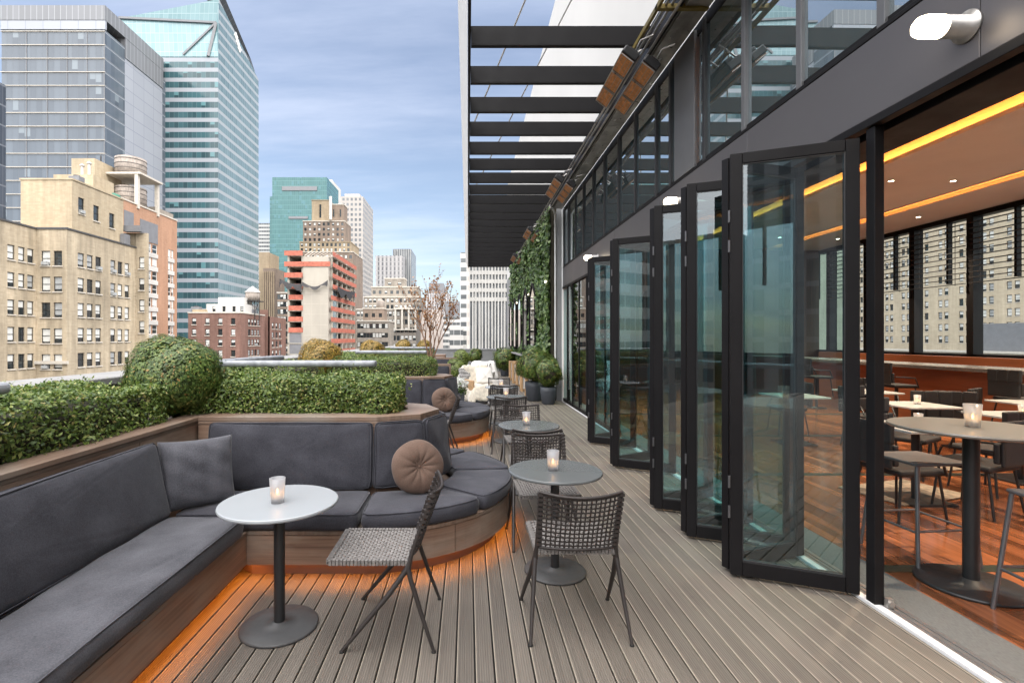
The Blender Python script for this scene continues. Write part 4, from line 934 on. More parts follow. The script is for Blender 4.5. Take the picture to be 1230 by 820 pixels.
# furniture inside
t=thing('bar_table','tall round grey bar table on a flat disc foot inside the opening','table',(3.27,3.3,0))
mb=MB(); mb.lathe([(.0001,1.005),(.40,1.005),(.425,1.012),(.43,1.022),(.425,1.03),(.0001,1.03)],64,smooth=False); mb.build('tabletop',M['bartop'],t)
mb=MB(); mb.tube([(0,0,.03),(0,0,1.004)],.043,24); mb.build('column',M['tbl'],t)
mb=MB(); mb.lathe([(.285,0),(.288,.006),(.288,.016),(.28,.022),(.07,.03),(.06,.05),(.0001,.05)],48); mb.build('base',M['tbl'],t)
candle('white patterned candle glass on the tall grey bar table',(3.28,3.3,1.03),1.1,'candle glasses inside the bar')
def stool(label,loc,rz):
    t=thing('bar_stool',label,'stool',loc,rz,'grey bar stools at the tall table')
    mb=MB(); 
    mb.prism([(-.21,-.2),(.21,-.2),(.2,.2),(-.2,.2)],.705,.728); mb.build('seat',M['stool'],t,bevel=.01,bseg=3)
    for sx in (-1,1):
        for sy in (-1,1):
            mb=MB(); mb.tube([(sx*.185,sy*.175,.706),(sx*.235,sy*.235,.0)],.0125,10); mb.build('leg',M['stoolm'],t)
    for sx in (-1,1): mb=MB(); mb.tube([(sx*.216,-.214,.25),(sx*.216,.214,.25)],.009,8); mb.build('footrest',M['stoolm'],t)
    for sy in (-1,1): mb=MB(); mb.tube([(-.216,sy*.214,.262),(.216,sy*.214,.262)],.009,8); mb.build('footrest',M['stoolm'],t)
    return t
stool('grey bar stool standing left of the tall bar table',(3.33,3.76,0),R(4))
stool('grey bar stool at the near right side of the bar table',(3.28,3.02-.0,0),R(-6)).location=(3.33,2.76,0)
def dining(label):
    t=thing('dining_chair',label,'chair',group='dark quilted dining chairs in the bar')
    mb=MB(); mb.prism([(-.24,-.22),(.24,-.22),(.23,.24),(-.23,.24)],.41,.47); mb.build('seat',M['quilt'],t,bevel=.025,bseg=3)
    mb=MB()
    for i in range(3):
        for j in range(2):
            a=-.23+.155*i; z=.50+.19*j; mb.box(a+.003,a+.152,-.27-.04*j,-.22-.04*j,z+.003,z+.187)
    mb.box(-.225,.225,-.305,-.272,.48,.86); mb.build('backrest',M['quilt'],t,bevel=.02,bseg=3)
    for s_ in (-1,1):
        mb=MB(); mb.tube([(s_*.2,.18,.41),(s_*.24,.22,0)],.011,8); mb.build('leg',M['tbl'],t); mb=MB(); mb.tube([(s_*.2,-.18,.41),(s_*.24,-.24,0)],.011,8); mb.build('leg',M['tbl'],t)
        mb=MB(); mb.tube([(s_*.26,-.24,.62),(s_*.27,.12,.60),(s_*.25,.2,.42)],.012,8); mb.build('arm',M['tbl'],t)
    return t
dc=dining('dark quilted chair facing the counter behind the tall bar table')
sp=[((4.75,4.75),20,None),((6.35,6.8),160,'dark quilted chair beside the second white marble table'),((5.5,5.35),8,'dark quilted chair with its back to us right of the bar table column'),((3.9,4.6),-85,'dark quilted chair just right of the door jamb'),
 ((6.0,7.6),190,'dark quilted chair turned away at the third marble table'),((6.9,7.3),-30,'dark quilted chair near the counter between two marble tables'),((5.4,8.6),80,'dark quilted chair farther back beside the door jamb'),((7.4,9.2),170,'dark quilted chair close to the granite counter'),((5.2,6.0),-150,'dark quilted chair between the left bar stool and the orange counter'),((7.3,7.7),30,'dark quilted chair close to the counter behind the second white table')]
for i,(l,a,lb) in enumerate(sp):
    c=dc if i==0 else dup(dc,label=lb); c.location=(*l,0); c.rotation_euler=(0,0,R(a))
def mtable(label,loc):
    t=thing('marble_table',label,'table',loc,group='white square tables in the bar')
    mb=MB(); mb.box(-.34,.34,-.34,.34,.715,.74); mb.build('tabletop',M['marble'],t,bevel=.005); mb=MB(); mb.tube([(0,0,.02),(0,0,.714)],.035,14); mb.box(-.22,.22,-.22,.22,0,.02); mb.build('pedestal',M['tbl'],t)
mts=[((4.45,5.05),'white square table with a candle just behind the tall bar table'),((5.9,6.7),'white square table with a candle between the quilted chairs'),((6.25,5.75),'white square table at the right edge of the opening'),((6.6,8.4),'white square table with a candle before the counter'),((7.7,6.9),'white square table right up at the orange counter'),((5.0,7.8),'white square table farther back by the door jamb')]
for (l,lb) in mts: mtable(lb,(*l,0)); candle('frosted candle on the '+lb[0:].replace(' with a candle',''),(l[0]+.03,l[1],.74),.9,'candle glasses inside the bar')
for (x,y,rz,lb) in ((4.55,5.3,.3,'beige flecked rug under the chairs near the door jamb'),(5.2,3.55,-.1,'beige rug with dark bands at the right edge of the opening'),(6.0,6.5,.2,'beige flecked rug farther back under white tables')):
    o=(lambda mb:(mb.box(-.5,.5,-.32,.32,0,.012),mb)[1])(MB()).build('rug',M['rug'],None,(x,y,.005)); o.rotation_euler=(0,0,rz); tag(o,lb,'rug')
for i,y in enumerate((5.2,7.4,9.6,11.8)):
    c=dup(dc,(8.1,y,.28),R(-90),label='%s dark chair drawn up high at the granite counter'%['nearest','second','third','farthest'][i],group='chairs at the granite counter')
    mb=MB(); mb.tube([(0,0,.41),(0,0,-.26)],.03,10); mb.lathe([(.2,-.28),(.2,-.265),(.03,-.25)],20); mb.build('pedestal',M['tbl'],c)
# ------------------------------------------------------------------ city
ZG=-60.0
M['street']=pmat('asphalt',(.05,.05,.052),.9,0,.2,.1)
mb=MB(); mb.box(-3000,3000,-800,4000,ZG-1,ZG); struct(mb.build('street_ground',M['street']))
M['wfb']=pmat('black_window_frame',(.025,.023,.022),.5,0,.1,3)
M['wfw']=pmat('white_window_frame',(.68,.68,.66),.5,0,.05,3)
M['wgl']=pmat('dark_window_pane',(.025,.032,.036),.06,0,.5,.7,spec=.9)
M['wgl2']=pmat('blue_window_pane',(.10,.14,.16),.06,0,.5,.7,spec=.9)
M['blind']=pmat('pale_roller_blind',(.60,.60,.57),.7,0,.08,2)
M['blind2']=pmat('grey_blind',(.33,.34,.34),.7,0,.2,2)
M['beige']=brick('buff_brick',(.45,.375,.27),(.395,.325,.23),(.35,.3,.24),.6,.2,.22)
M['beige2']=brick('pale_buff_brick',(.44,.365,.255),(.39,.315,.215),(.34,.285,.22),.6,.2,.14)
M['coping']=pmat('dark_roof_coping',(.06,.06,.062),.7)
M['lime']=pmat('limestone_sill',(.5,.46,.4),.8,0,.1,2)
M['orb']=brick('orange_brick',(.42,.24,.155),(.37,.205,.13),(.36,.27,.2),.5,.17,.1)
M['redb']=brick('red_brick',(.215,.118,.092),(.175,.094,.074),(.22,.17,.14),.6,.2,.18)
M['greyst']=brick('grey_limestone',(.31,.275,.235),(.26,.23,.195),(.22,.2,.17),1.6,.6,.15)
M['tan']=brick('tan_brick',(.34,.27,.185),(.30,.235,.16),(.28,.23,.17),1.2,.5,.12)
M['brownst']=brick('brown_stone',(.25,.19,.15),(.21,.165,.13),(.2,.17,.14),1.6,.6,.15)
M['conc']=pmat('raw_concrete',(.36,.33,.28),.85,0,.12,.25,stretch=(1,1,.35),detail=7)
M['orange_net']=pmat('orange_safety_net',(.38,.115,.075),.8,0,.3,1.5)
M['dnet']=pmat('black_debris_net',(.03,.028,.03),.8,0,.3,1)
M['slate']=pmat('grey_louvre_panel',(.17,.172,.182),.6,.0,.1,1)
M['whiteb']=pmat('white_render',(.5,.48,.45),.8,0,.1,.2)
M['slabw']=pmat('white_slab_stone',(.36,.35,.33),.8,0,.1,.2)
M['pinkw']=pmat('pale_stucco',(.46,.4,.36),.8,0,.1,.2)
M['tankw']=wood('weathered_tank_staves',(.16,.135,.115),(.36,.31,.27),'x',rough=.8,grain=6)
M['tankroof']=pmat('pale_tank_roof',(.5,.48,.46),.7,0,.15,1)
M['ct1']=curtain('blue_grey_curtain_wall',4.0,.16,1.75,.05,(.065,.08,.10),(.12,.143,.17),(.12,.135,.155),(.075,.088,.105),linec=(.3,.32,.35),line=.045,blind=.06,blindc=(.17,.2,.225))
M['ct1s']=curtain('pale_gridded_panels',4.0,.05,5.2,.03,(.27,.285,.32),(.31,.325,.36),(.2,.22,.26),(.2,.22,.26),rough=.35,spec=.5)
M['louv']=curtain('dark_grey_louvre_band',30,.0,1.75,.12,(.15,.155,.165),(.18,.185,.2),(.1,.1,.1),(.3,.31,.32),rough=.5)
M['ct2']=curtain('white_banded_tower_front',3.55,.40,1.6,.06,(.012,.034,.041),(.045,.115,.13),(.27,.285,.31),(.10,.15,.16),blind=.1,blindc=(.09,.2,.215))
M['ct2s']=curtain('white_banded_tower_side',3.55,.34,1.6,.10,(.09,.15,.168),(.16,.23,.25),(.28,.305,.325),(.22,.265,.285),rough=.10)
M['ct2c']=curtain('pale_aqua_crown_glass',3.55,.06,1.6,.07,(.12,.22,.24),(.19,.3,.32),(.27,.37,.385),(.27,.37,.385),rough=.1)
M['ct3']=curtain('teal_glass_tower',4.0,.10,1.6,.10,(.03,.105,.108),(.055,.15,.152),(.085,.19,.19),(.075,.175,.175),rough=.15,blind=.12,blindc=(.06,.16,.18))
M['ct4']=curtain('white_ribbed_slab',3.6,.0,1.4,.3,(.04,.045,.05),(.14,.15,.16),(.3,.3,.29),(.33,.33,.32),rough=.2)
M['ct5']=curtain('pale_hotel_slab',3.2,.45,2.6,.45,(.07,.08,.09),(.2,.21,.22),(.36,.335,.31),(.36,.335,.31),rough=.3)
M['ct6']=curtain('grey_slab_tower',3.4,.2,3.0,.55,(.13,.13,.14),(.2,.2,.2),(.34,.33,.33),(.40,.385,.38),rough=.3)
M['ct7']=curtain('white_ribbon_office',3.4,.5,2.2,.08,(.05,.055,.06),(.14,.15,.15),(.48,.47,.45),(.36,.36,.36),rough=.2)
M['dkglass']=curtain('dark_blue_glass',4,.08,1.5,.06,(.03,.036,.045),(.07,.08,.1),(.12,.13,.15),(.1,.105,.12))
WC={}
def window_mesh(kind,w,h,frame,fw,sill):
    key=(kind,round(w,2),round(h,2),frame,sill)
    if key in WC: return WC[key]
    mb=MB(); mb.cm=0
    mb.box(-w/2,-w/2+fw,0,.08,0,h); mb.box(w/2-fw,w/2,0,.08,0,h); mb.box(-w/2+fw,w/2-fw,0,.08,0,fw); mb.box(-w/2+fw,w/2-fw,0,.08,h-fw,h)
    if kind!='plain': mb.box(-w/2+fw,w/2-fw,.01,.08,h*.5-fw*.5,h*.5+fw*.5)
    def q(z0,z1,m,y): mb.cm=m; mb.face([(-w/2+fw,y,z0),(w/2-fw,y,z0),(w/2-fw,y,z1),(-w/2+fw,y,z1)])
    b={'full':.08,'half':.5,'most':.3,'dark':1,'plain':1,'grey':.15}[kind]
    zs=fw+(h-2*fw)*b
    if b>0.01: q(fw,zs,1,.05)
    if b<1: q(zs,h-fw,3 if kind=='grey' else 2,.045)
    if sill: mb.cm=4; mb.box(-w/2-.08,w/2+.08,-.26,.0,-.14,-.003)
    o=mb.build('window',[M[frame],M['wgl'],M['blind'],M['blind2'],M['lime']]); me=o.data; bpy.data.objects.remove(o); WC[key]=me; return me
mb=MB(); mb.box(-.33,.33,-.42,.045,.07,.46); o=mb.build('air_conditioner',M['blind2'],bevel=.0); AC=o.data; bpy.data.objects.remove(o)
class Bld:
    def __init__(s,name,label,cx,cy,group=None,cat='building'):
        s.t=thing(name,label,cat,(cx,cy,ZG),group=group); s.nw=0; s.rest=MB(); s.rg=random.Random(label)
    def wall(s,face,fix,a0,a1,z0,z1,rects,mat,depth=.22,name='wall',win=('wfb',.07,True),kinds=('full','full','half','most','dark','grey'),maxw=100):
        A=sorted({a0,a1,*[r[0] for r in rects],*[r[1] for r in rects]}); Z=sorted({z0,z1,*[r[2] for r in rects],*[r[3] for r in rects]})
        sgn={'-Y':(0,-1),'+X':(1,0),'-X':(-1,0)}[face]
        def P(a,z,d=0):
            return (a,fix-sgn[1]*d,z) if face=='-Y' else (fix-sgn[0]*d,a,z)
        fl=face=='-X'
        mb=MB()
        def F(p): mb.face(p[::-1] if fl else p)
        for i in range(len(A)-1):
            for j in range(len(Z)-1):
                ca,cz=(A[i]+A[i+1])/2,(Z[j]+Z[j+1])/2
                if any(r[0]<ca<r[1] and r[2]<cz<r[3] for r in rects): continue
                F([P(A[i],Z[j]),P(A[i+1],Z[j]),P(A[i+1],Z[j+1]),P(A[i],Z[j+1])])
        for (b0,b1,c0,c1) in rects:
            F([P(b0,c0),P(b0,c0,depth),P(b0,c1,depth),P(b0,c1)]); F([P(b1,c0,depth),P(b1,c0),P(b1,c1),P(b1,c1,depth)])
            F([P(b0,c0),P(b1,c0),P(b1,c0,depth),P(b0,c0,depth)]); F([P(b0,c1,depth),P(b1,c1,depth),P(b1,c1),P(b0,c1)])
        mb.build(name,mat,s.t,world=True)
        for (b0,b1,c0,c1) in rects:
            me=window_mesh(s.rg.choice(kinds),b1-b0,c1-c0,win[0],win[1],win[2])
            ca=(b0+b1)/2; p=P(ca,c0,depth-.1); rz={'-Y':0,'+X':R(90),'-X':R(-90)}[face]
            if s.nw<maxw:
                o=bpy.data.objects.new('window',me); COL.objects.link(o); o.parent=s.t; o.location=(p[0]-s.t.location.x,p[1]-s.t.location.y,p[2]-ZG); o.rotation_euler=(0,0,rz); s.nw+=1
                if getattr(s,'ac',0) and s.rg.random()<s.ac:
                    a=bpy.data.objects.new('air_conditioner',AC); COL.objects.link(a); a.parent=o
            else:
                Mx=Matrix.Translation(p)@Matrix.Rotation(rz,4,'Z'); n=len(s.rest.v)
                s.rest.v.extend([tuple(Mx@v.co) for v in me.vertices])
                for pl in me.polygons: s.rest.f.append(tuple(i+n for i in pl.vertices)); s.rest.m.append(pl.material_index); s.rest.sm.append(False); s.fr=win[0]
    def box(s,name,mat,*a,bevel=0):
        mb=MB(); mb.box(*a); return mb.build(name,mat,s.t,world=True,bevel=bevel)
    def shell(s,name,mat,x0,x1,y0,y1,z0,z1,skip=''):
        # box without the sides that are built as window walls
        mb=MB()
        fs={'-Y':[(x0,y0,z0),(x1,y0,z0),(x1,y0,z1),(x0,y0,z1)],'+X':[(x1,y0,z0),(x1,y1,z0),(x1,y1,z1),(x1,y0,z1)],'+Y':[(x1,y1,z0),(x0,y1,z0),(x0,y1,z1),(x1,y1,z1)],'-X':[(x0,y1,z0),(x0,y0,z0),(x0,y0,z1),(x0,y1,z1)],'T':[(x0,y0,z1),(x1,y0,z1),(x1,y1,z1),(x0,y1,z1)]}
        for k,f in fs.items():
            if k not in skip.split(','): mb.face(f)
        return mb.build(name,mat,s.t,world=True)
    def done(s):
        if s.rest.f:
            o=s.rest.build('window_rows',[M[s.fr],M['wgl'],M['blind'],M['blind2'],M['lime']],s.t,world=True); o['kind']='stuff'
        return s.t
def grid(cols,tops,h): return [(a,b,t-h,t) for t in tops for (a,b) in cols]
# -- buff brick block at the left
tops=[12.1-3.05*i for i in range(6)]
B=Bld('brick_building','buff brick apartment block at the far left with black sash windows',-52,66)
X1,X2,YC=-51.0,-47.4,60.0; B.ac=.09
lc=[(50.6,51.5),(51.9,52.8),(53.3,54.15),(56.25,57.15),(57.6,58.45),(58.8,59.65)]
B.wall('+X',X1,46,YC,-30,14.55,grid(lc,tops,1.65),M['beige'])
B.wall('-Y',YC,X1,X2,-30,14.55,grid([(-50.4,-49.35),(-48.95,-47.95)],[t-.1 for t in tops],1.75),M['beige'])
rc=[(61.7,62.75),(63.2,64.2),(64.65,65.65),(67.35,68.3),(68.75,69.7),(70.15,71.1)]
B.wall('+X',X2,YC,72.5,-30,14.55,grid(rc,tops,1.7),M['beige'])
B.wall('-Y',72.5,X2,-45.8,-30,16.7,grid([(-46.95,-46.2)],[t+1.2 for t in tops],1.7),M['beige'])
B.shell('wall',M['beige'],-70,X2,YC,72.5,-60,14.5,'-Y,+X'); B.shell('wall',M['beige'],-70,X1,46,YC,-60,14.5,'+X,+Y'); B.shell('wall',M['beige'],-56,-45.8,72.5,72.9,-60,16.7,'-Y')
mb=MB(); mb.box(X1-.3,X1+.12,46,YC-.13,14.55,14.75); mb.box(X1-.3,X2+.12,YC-.13,YC+.2,14.55,14.76); mb.box(X2-.3,X2+.12,YC+.2,72.5,14.55,14.75); mb.build('coping',M['coping'],B.t,world=True)
B.box('ledge',M['lime'],X1,X2+.25,YC-.3,YC-.003,-1.35,-1.0)
# upper block on its roof
B.wall('-Y',62,-54.6,-48.3,14.5,21.0,[],M['beige2']); B.wall('+X',-48.3,62,71.2,14.5,21.0,[(62.95,63.95,17.2,19.2),(65.5,66.5,16.9,18.9),(68.4,69.4,16.6,18.6)],M['beige2'],kinds=('dark',))
B.shell('wall',M['beige2'],-54.6,-48.3,62,71.2,14.5,20.98,'-Y,+X'); B.box('coping',M['beige2'],-54.7,-48.2,61.9,71.3,21.0,21.2)
B.box('bulkhead',M['beige2'],-55.5,-50.2,68,72,18,23.6); B.box('bulkhead',M['lime'],-58.5,-55.5,70,72,16,20.5)
B.box('duct',M['slate'],-48.6,-46.2,71.6,72.45,16.75,17.6); B.box('duct',M['slate'],-48.2,-47.6,70.4,71.6,14.6,16.2)
B.done()
for i,x in enumerate((-52.55,-51.6)):
    t=thing('flue_pipe',['shorter','taller'][i]+' of two thin white flue pipes on the buff brick roof','pipe',(x,69.2,20.9),group='white flue pipes on the buff roof'); mb=MB(); mb.tube([(0,0,0),(0,0,4.2+.3*i)],.17,10); mb.lathe([(.3,4.2+.3*i),(.3,4.35+.3*i),(.0001,4.6+.3*i)],12); mb.build('pipe',M['whiteb'],t)
t=thing('roof_tank','dark green domed tank on the roof left of water tanks','tank',(-51.2,72.5,20.9)); mb=MB(); mb.lathe([(1.6,0),(1.6,.7),(1.3,1.3),(.6,1.6),(.0001,1.65)],20); mb.box(-1.2,1.2,-1.2,1.2,-2,0); mb.build('dome',pmat('green_tank_paint',(.02,.13,.08),.5),t)
# -- orange brick building with the water tanks
B=Bld('brick_building','orange brick building with white window bays and tall roof tanks',-72,110)
XO=-69.3; rt=[22.4-2.95*i for i in range(14)]
B.wall('+X',XO,100,121,-30,29.6,[r for t in rt for r in ((109.4,111.2,t-2.0,t),(111.5,113.3,t-2.0,t),(117.4,118.5,t-2.0,t),(118.7,119.6,t-2.0,t))],M['orb'],win=('wfw',.12,False),kinds=('full','dark','grey','half'))
B.shell('wall',M['orb'],-75.5,XO,100,121,-60,29.55,'+X')
for t_ in rt:
    for y0,y1 in ((109.3,113.45),(117.3,119.75)): mb=MB(); mb.box(XO+.0,XO+.12,y0,y1,t_-2.95,t_-2.02); mb.build('spandrel',M['whiteb'],B.t,world=True)
mb=MB(); mb.box(XO,XO+.1,102.3,105.2,24.2,27.6); mb.box(XO,XO+.1,107.3,113.4,22.6,27.0); mb.build('louvre_panel',M['slate'],B.t,world=True)
B.box('coping',M['lime'],-75.6,XO+.15,99.9,121.1,29.6,29.9)
B.box('stair_tower',M['beige2'],-80.4,-75.7,103,111,-20,38.2); B.box('parapet_unit',M['greyst'],-72,-69.6,113,120,29.9,31)
B.done()
t=thing('water_tank_tower','pair of wooden water tanks stacked in a concrete frame','water tank',(-73,110,29.9))
def tank(mb,x,y,z,r,h): mb.lathe([(r,z),(r*.985,z+h),(r*.9,z+h),(r*.9,z+h-.2),(.0001,z+h-.2)],28,(x,y,0))
mb=MB(); tank(mb,.0,0,6.6,3.0,3.9); mb.build('upper_tank',M['tankw'],t); mb=MB(); tank(mb,.0,0,.3,3.0,3.9); mb.build('lower_tank',M['tankw'],t)
mb=MB(); 
for a in (-3.6,3.6):
    for b in (-3.4,3.4): mb.box(a-.35,a+.35,b-.35,b+.35,-1,6.2)
mb.box(-4.6,4.6,-3.9,3.9,6.2,6.6); mb.build('frame',M['lime'],t)
for zz in (7,8,9,10,.8,1.8,2.8,3.8): mb=MB(); mb.lathe([(3.03,zz),(3.03,zz+.08),(3.0,zz+.08)],28); mb.build('hoop',M['wfb'],t)
mb=MB(); mb.tube([(-3.9,-3.6,-1),(-3.9,-3.6,10)],.14,8); mb.build('pipe',M['wfb'],t)
# -- blue grey glass tower
B=Bld('glass_tower','blue grey glass office tower at the upper left with louvred top',-120,160)
Y0=150; XR=wx(126,Y0); XL=wx(2,Y0); Y1=XR*F/(195-VX); zt=wz(22,Y0)
B.box('curtain_wall',M['ct1'],XL,XR-.02,Y0,Y0+40,ZG,zt-3.5); 
ya=XR*F/(150-VX); yb=XR*F/(140.5-VX)
B.box('side_panels',M['ct1s'],XR-8,XR,ya,Y1,ZG,zt-7); B.box('side_glass',M['ct1'],XR-8,XR+.01,Y0+.02,yb,ZG,zt-3.6); B.box('recess',M['dark2'],XR-8,XR-.8,yb,ya,ZG,zt-3)
mb=MB(); mb.box(XL-.2,XR+.2,Y0-.2,Y0+.5,zt-3.4,zt-.8); mb.build('white_band',M['ct1s'],B.t,world=True)
B.box('louvre_crown',M['louv'],XL-.3,XR+.25,Y0-.3,Y1+.3,zt-.7,zt+3.6); B.box('louvre_crown',M['louv'],XR-8,XR+.2,ya,Y1+.25,zt-6.9,zt-.71)
mb=MB()
for i in range(36):
    z=zt-4-4.0*i; mb.box(XL-.15,XR+.12,Y0-.3,Y0-.02,z-.09,z+.09)
mb.build('floor_fin',M['lime'],B.t,world=True)
mb=MB()
for q in (32,57,81,105,125.6): x=wx(q,Y0); mb.box(x-.1,x+.1,Y0-.16,Y0-.02,ZG,zt-3.6)
mb.build('vertical_fin',M['slate'],B.t,world=True)
B.done()
B=Bld('glass_tower','dark blue glass tower edge at the far left margin',-90,100); B.box('curtain_wall',M['dkglass'],-110,wx(-4,100),100,102,ZG,wz(97,100)); B.box('sign_band',pmat('blue_band',(.03,.06,.3),.4),-100,wx(-4,100)+.05,99.9,99.998,wz(99,100),wz(92,100)); B.done()
# -- white banded tower with a folded glass crown
Y0=180; B=Bld('glass_tower','tall teal and white banded glass tower with faceted crown',-105,200)
XR=wx(262,Y0); XL=wx(140,Y0); Y1=XR*F/(310.5-VX); zs=wz(68,Y0)
B.shell('front_bands',M['ct2'],XL,XR,Y0,Y0+30,ZG,zs,'+X,T'); B.shell('side_bands',M['ct2s'],XL,XR+.02,Y0+.01,Y1,ZG,zs,'-Y,T')
za=wz(-6,Y0); y2=XR*F/(272-VX); ym=XR*F/(303-VX)
A=(XR,Y0,zs); mb=MB()
lt=(XL,Y0+3,wz(20,Y0)); rt_=(wx(257,Y0),Y0+2,wz(24,Y0)); 
mb.face([(XL,Y0,zs),(wx(250,Y0),Y0,zs),(wx(257.5,Y0),Y0+1.5,wz(25,Y0)),(XL,Y0+1.5,wz(19,Y0))]); mb.face([(wx(250,Y0),Y0,zs),(XR,Y0,zs),(XR,Y0+.5,wz(-2,Y0)),(wx(257.5,Y0),Y0+1.5,wz(25,Y0))])
mb.face([(XL,Y0+1.5,wz(19,Y0)),(wx(257.5,Y0),Y0+1.5,wz(25,Y0)),(XR,Y0+.5,wz(-2,Y0)),(wx(205,Y0+8),Y0+8,wz(13,Y0+8))])
mb.build('crown_front',M['ct2c'],B.t,world=True)
mb=MB(); mb.face([(XR,Y0,zs),(XR,Y1,zs),(XR,Y1,wz(96,Y1)),(XR,Y0+.5,wz(-2,Y0))]); mb.build('crown_side',M['ct2s'],B.t,world=True)
mb=MB(); mb.face([(XR-.5,y2,wz(-2,y2)),(XR-.5,ym,wz(72,ym)),(XR-.5,Y1,wz(96,Y1)),(XR-14,Y1,wz(30,Y1)),(XR-14,y2,wz(-30,y2))]); mb.build('crown_back',M['louv'],B.t,world=True)
mb=MB(); mb.bar((wx(257.5,Y0),Y0+1.2,wz(25,Y0)),(wx(250,Y0),Y0-.1,zs),.9,.9); mb.bar((wx(257.5,Y0),Y0+1.2,wz(25,Y0)),(wx(220,Y0),Y0-.1,wz(66,Y0)),.6,.6); mb.bar((XL,Y0+1.2,wz(19,Y0)),(wx(257.5,Y0),Y0+1.2,wz(25,Y0)),.7,.7); mb.build('crown_edge',M['slate'],B.t,world=True)
mb=MB(); 
for k in (0,1,2): mb.bar((XR+.1,XR*F/(282+2*k-VX),wz(31+5*k,Y0+8)),(XR+.1,XR*F/(284.5+2*k-VX),wz(35+5*k,Y0+8)),.3,2.2)
mb.build('sign_mark',M['white'],B.t,world=True)
B.done()
# -- red brick building with water tower
B=Bld('brick_building','red brick loft building with white penthouse and water tower',-48,106)
Y0=100; XL,XR=wx(226,Y0),wx(289,Y0); zt=wz(376,Y0); B.ac=.12
cols=[wx(p,Y0) for p in (233,249,264.5,280)]; rts=[wz(q,Y0) for q in (382,395,407.5,420.5,433,446)]
B.wall('-Y',Y0,XL,XR,-30,zt,grid([(c-.42,c+.42) for c in cols],rts,1.25),M['redb'],win=('wfb',.06,True),kinds=('full','half','most','dark'))
sc=[XR*F/(p-VX) for p in (299.5,303.5,307,310.5)]
B.wall('+X',XR,Y0,111.8,-30,zt,grid([(y-.55,y+.55) for y in sc],rts,1.3),M['redb'],kinds=('half','dark','grey'))
B.shell('wall',M['redb'],XL,XR,Y0,111.8,-60,zt-.01,'-Y,+X'); 
B.wall('-Y',114,XR-2,wx(322,114),-30,wz(372,114),[],M['redb']); B.wall('+X',wx(324,114),114,124,-30,wz(380,114),grid([(115.3,116.5),(117.5,118.7),(119.7,120.9)],[r-.4 for r in rts],1.4),M['redb'],kinds=('half','dark','grey')); B.shell('wall',M['redb'],XR-2,wx(324,114),114,124,-60,wz(380,114)-.01,'-Y,+X')
B.box('coping',M['lime'],XL-.1,XR+.12,Y0-.12,111.9,zt+.003,zt+.22)
B.wall('-Y',102,wx(248,102),wx(293,102),zt,wz(365,102),[(wx(p-2,102),wx(p+2,102),zt+.4,zt+1.5) for p in (257,269,281,290.5)],M['whiteb'],kinds=('half','dark','grey'))
B.shell('penthouse',M['whiteb'],wx(248,102),wx(293,102),102,108,zt,wz(365,102),'-Y'); B.box('penthouse',M['whiteb'],wx(262,104),wx(293,104),104,108,wz(364.9,104),wz(357,104)); B.box('chimney',M['tan'],wx(231,101),wx(246,101),101,103,zt+.23,zt+.8)
B.done()
t=thing('water_tower','wooden water tower with pale conical roof on black legs','water tower',(wx(303.5,107),107,wz(376,107)))
mb=MB(); mb.lathe([(1.45,2.6),(1.42,4.4),(.0001,4.4)],24); mb.build('tank',M['tankw'],t)
mb=MB(); mb.lathe([(1.6,4.38),(.0001,5.7)],24,smooth=False); mb.build('roof',M['tankroof'],t)
mb=MB()
for a in range(6): c_,s_=math.cos(a*math.pi/3+.2)*1.3,math.sin(a*math.pi/3+.2)*1.3; mb.tube([(c_,s_,-1.5),(c_,s_,2.5)],.09,6); c2,s2=math.cos(a*math.pi/3+1.25)*1.3,math.sin(a*math.pi/3+1.25)*1.3; mb.tube([(c_,s_,.3),(c2,s2,2.3)],.05,5)
mb.box(-1.7,1.7,-1.7,1.7,2.42,2.58); mb.build('legs',M['wfb'],t)
mb=MB(); mb.box(-1.8,.5,-1.4,1,-1,.7); mb.build('plinth',M['slate'],t)
for i,(x,y,z,w,lb) in enumerate(((wx(236,103),103,wz(376,103)+.25,1.6,'grey air handling unit on the red brick roof'),(wx(313,116),117,wz(372,116)-2.0,1.8,'dark roof cabinet beside the wooden water tower'),(-49.3,64,21.2,1.3,'small grey fan unit on the buff roof block'),(-62,58,14.6,2.2,'grey air handling unit behind the buff brick parapet'))):
    t=thing('roof_unit',lb,'roof unit',(x,y,z)); mb=MB(); mb.box(-w/2,w/2,-w*.4,w*.4,.2,w*.62); mb.box(-w*.45,-w*.4,-w*.3,w*.3,0,.2); mb.box(w*.4,w*.45,-w*.3,w*.3,0,.2); mb.build('cabinet',M['slate'],t,bevel=.03); mb=MB(); mb.lathe([(w*.28,w*.625),(w*.28,w*.75),(w*.22,w*.75),(.0001,w*.7)],14); mb.build('fan',M['wfb'],t)
# -- tower under construction
B=Bld('unfinished_tower','unfinished concrete tower with orange safety nets and black netting',-44,155)
Y0=140; XL,XM,XR=wx(345,Y0),wx(364,Y0),wx(397,Y0); Y1=XR*F/(426-VX); zt=wz(317,Y0); fh=3.02
mb=MB(); mb.box(XM,XR-.6,Y0,Y0+2,-30,zt-.7)
mb.build('core_wall',M['conc'],B.t,world=True)
mb=MB()
for i in range(18):
    z=zt-5.2-2.9*i; mb.box(XM+.01,XR-.61,Y0-.03,Y0-.003,z,z+.07)
for x in (XM+2.4,XM+4.9): mb.box(x,x+.05,Y0-.025,Y0-.004,-30,zt-5)
mb.build('formwork_joint',M['lime'],B.t,world=True)
mb=MB()
for i in range(16):
    z=zt+2.4-fh*i; mb.box(XL,XM,Y0+.2,Y1,z-.28,z); mb.box(XM,XR,Y0+2.01,Y1,z-.28,z)
for x in (XL+.02,XM-.5): mb.box(x,x+.5,Y0+.25,Y0+.8,-30,zt+2.4)
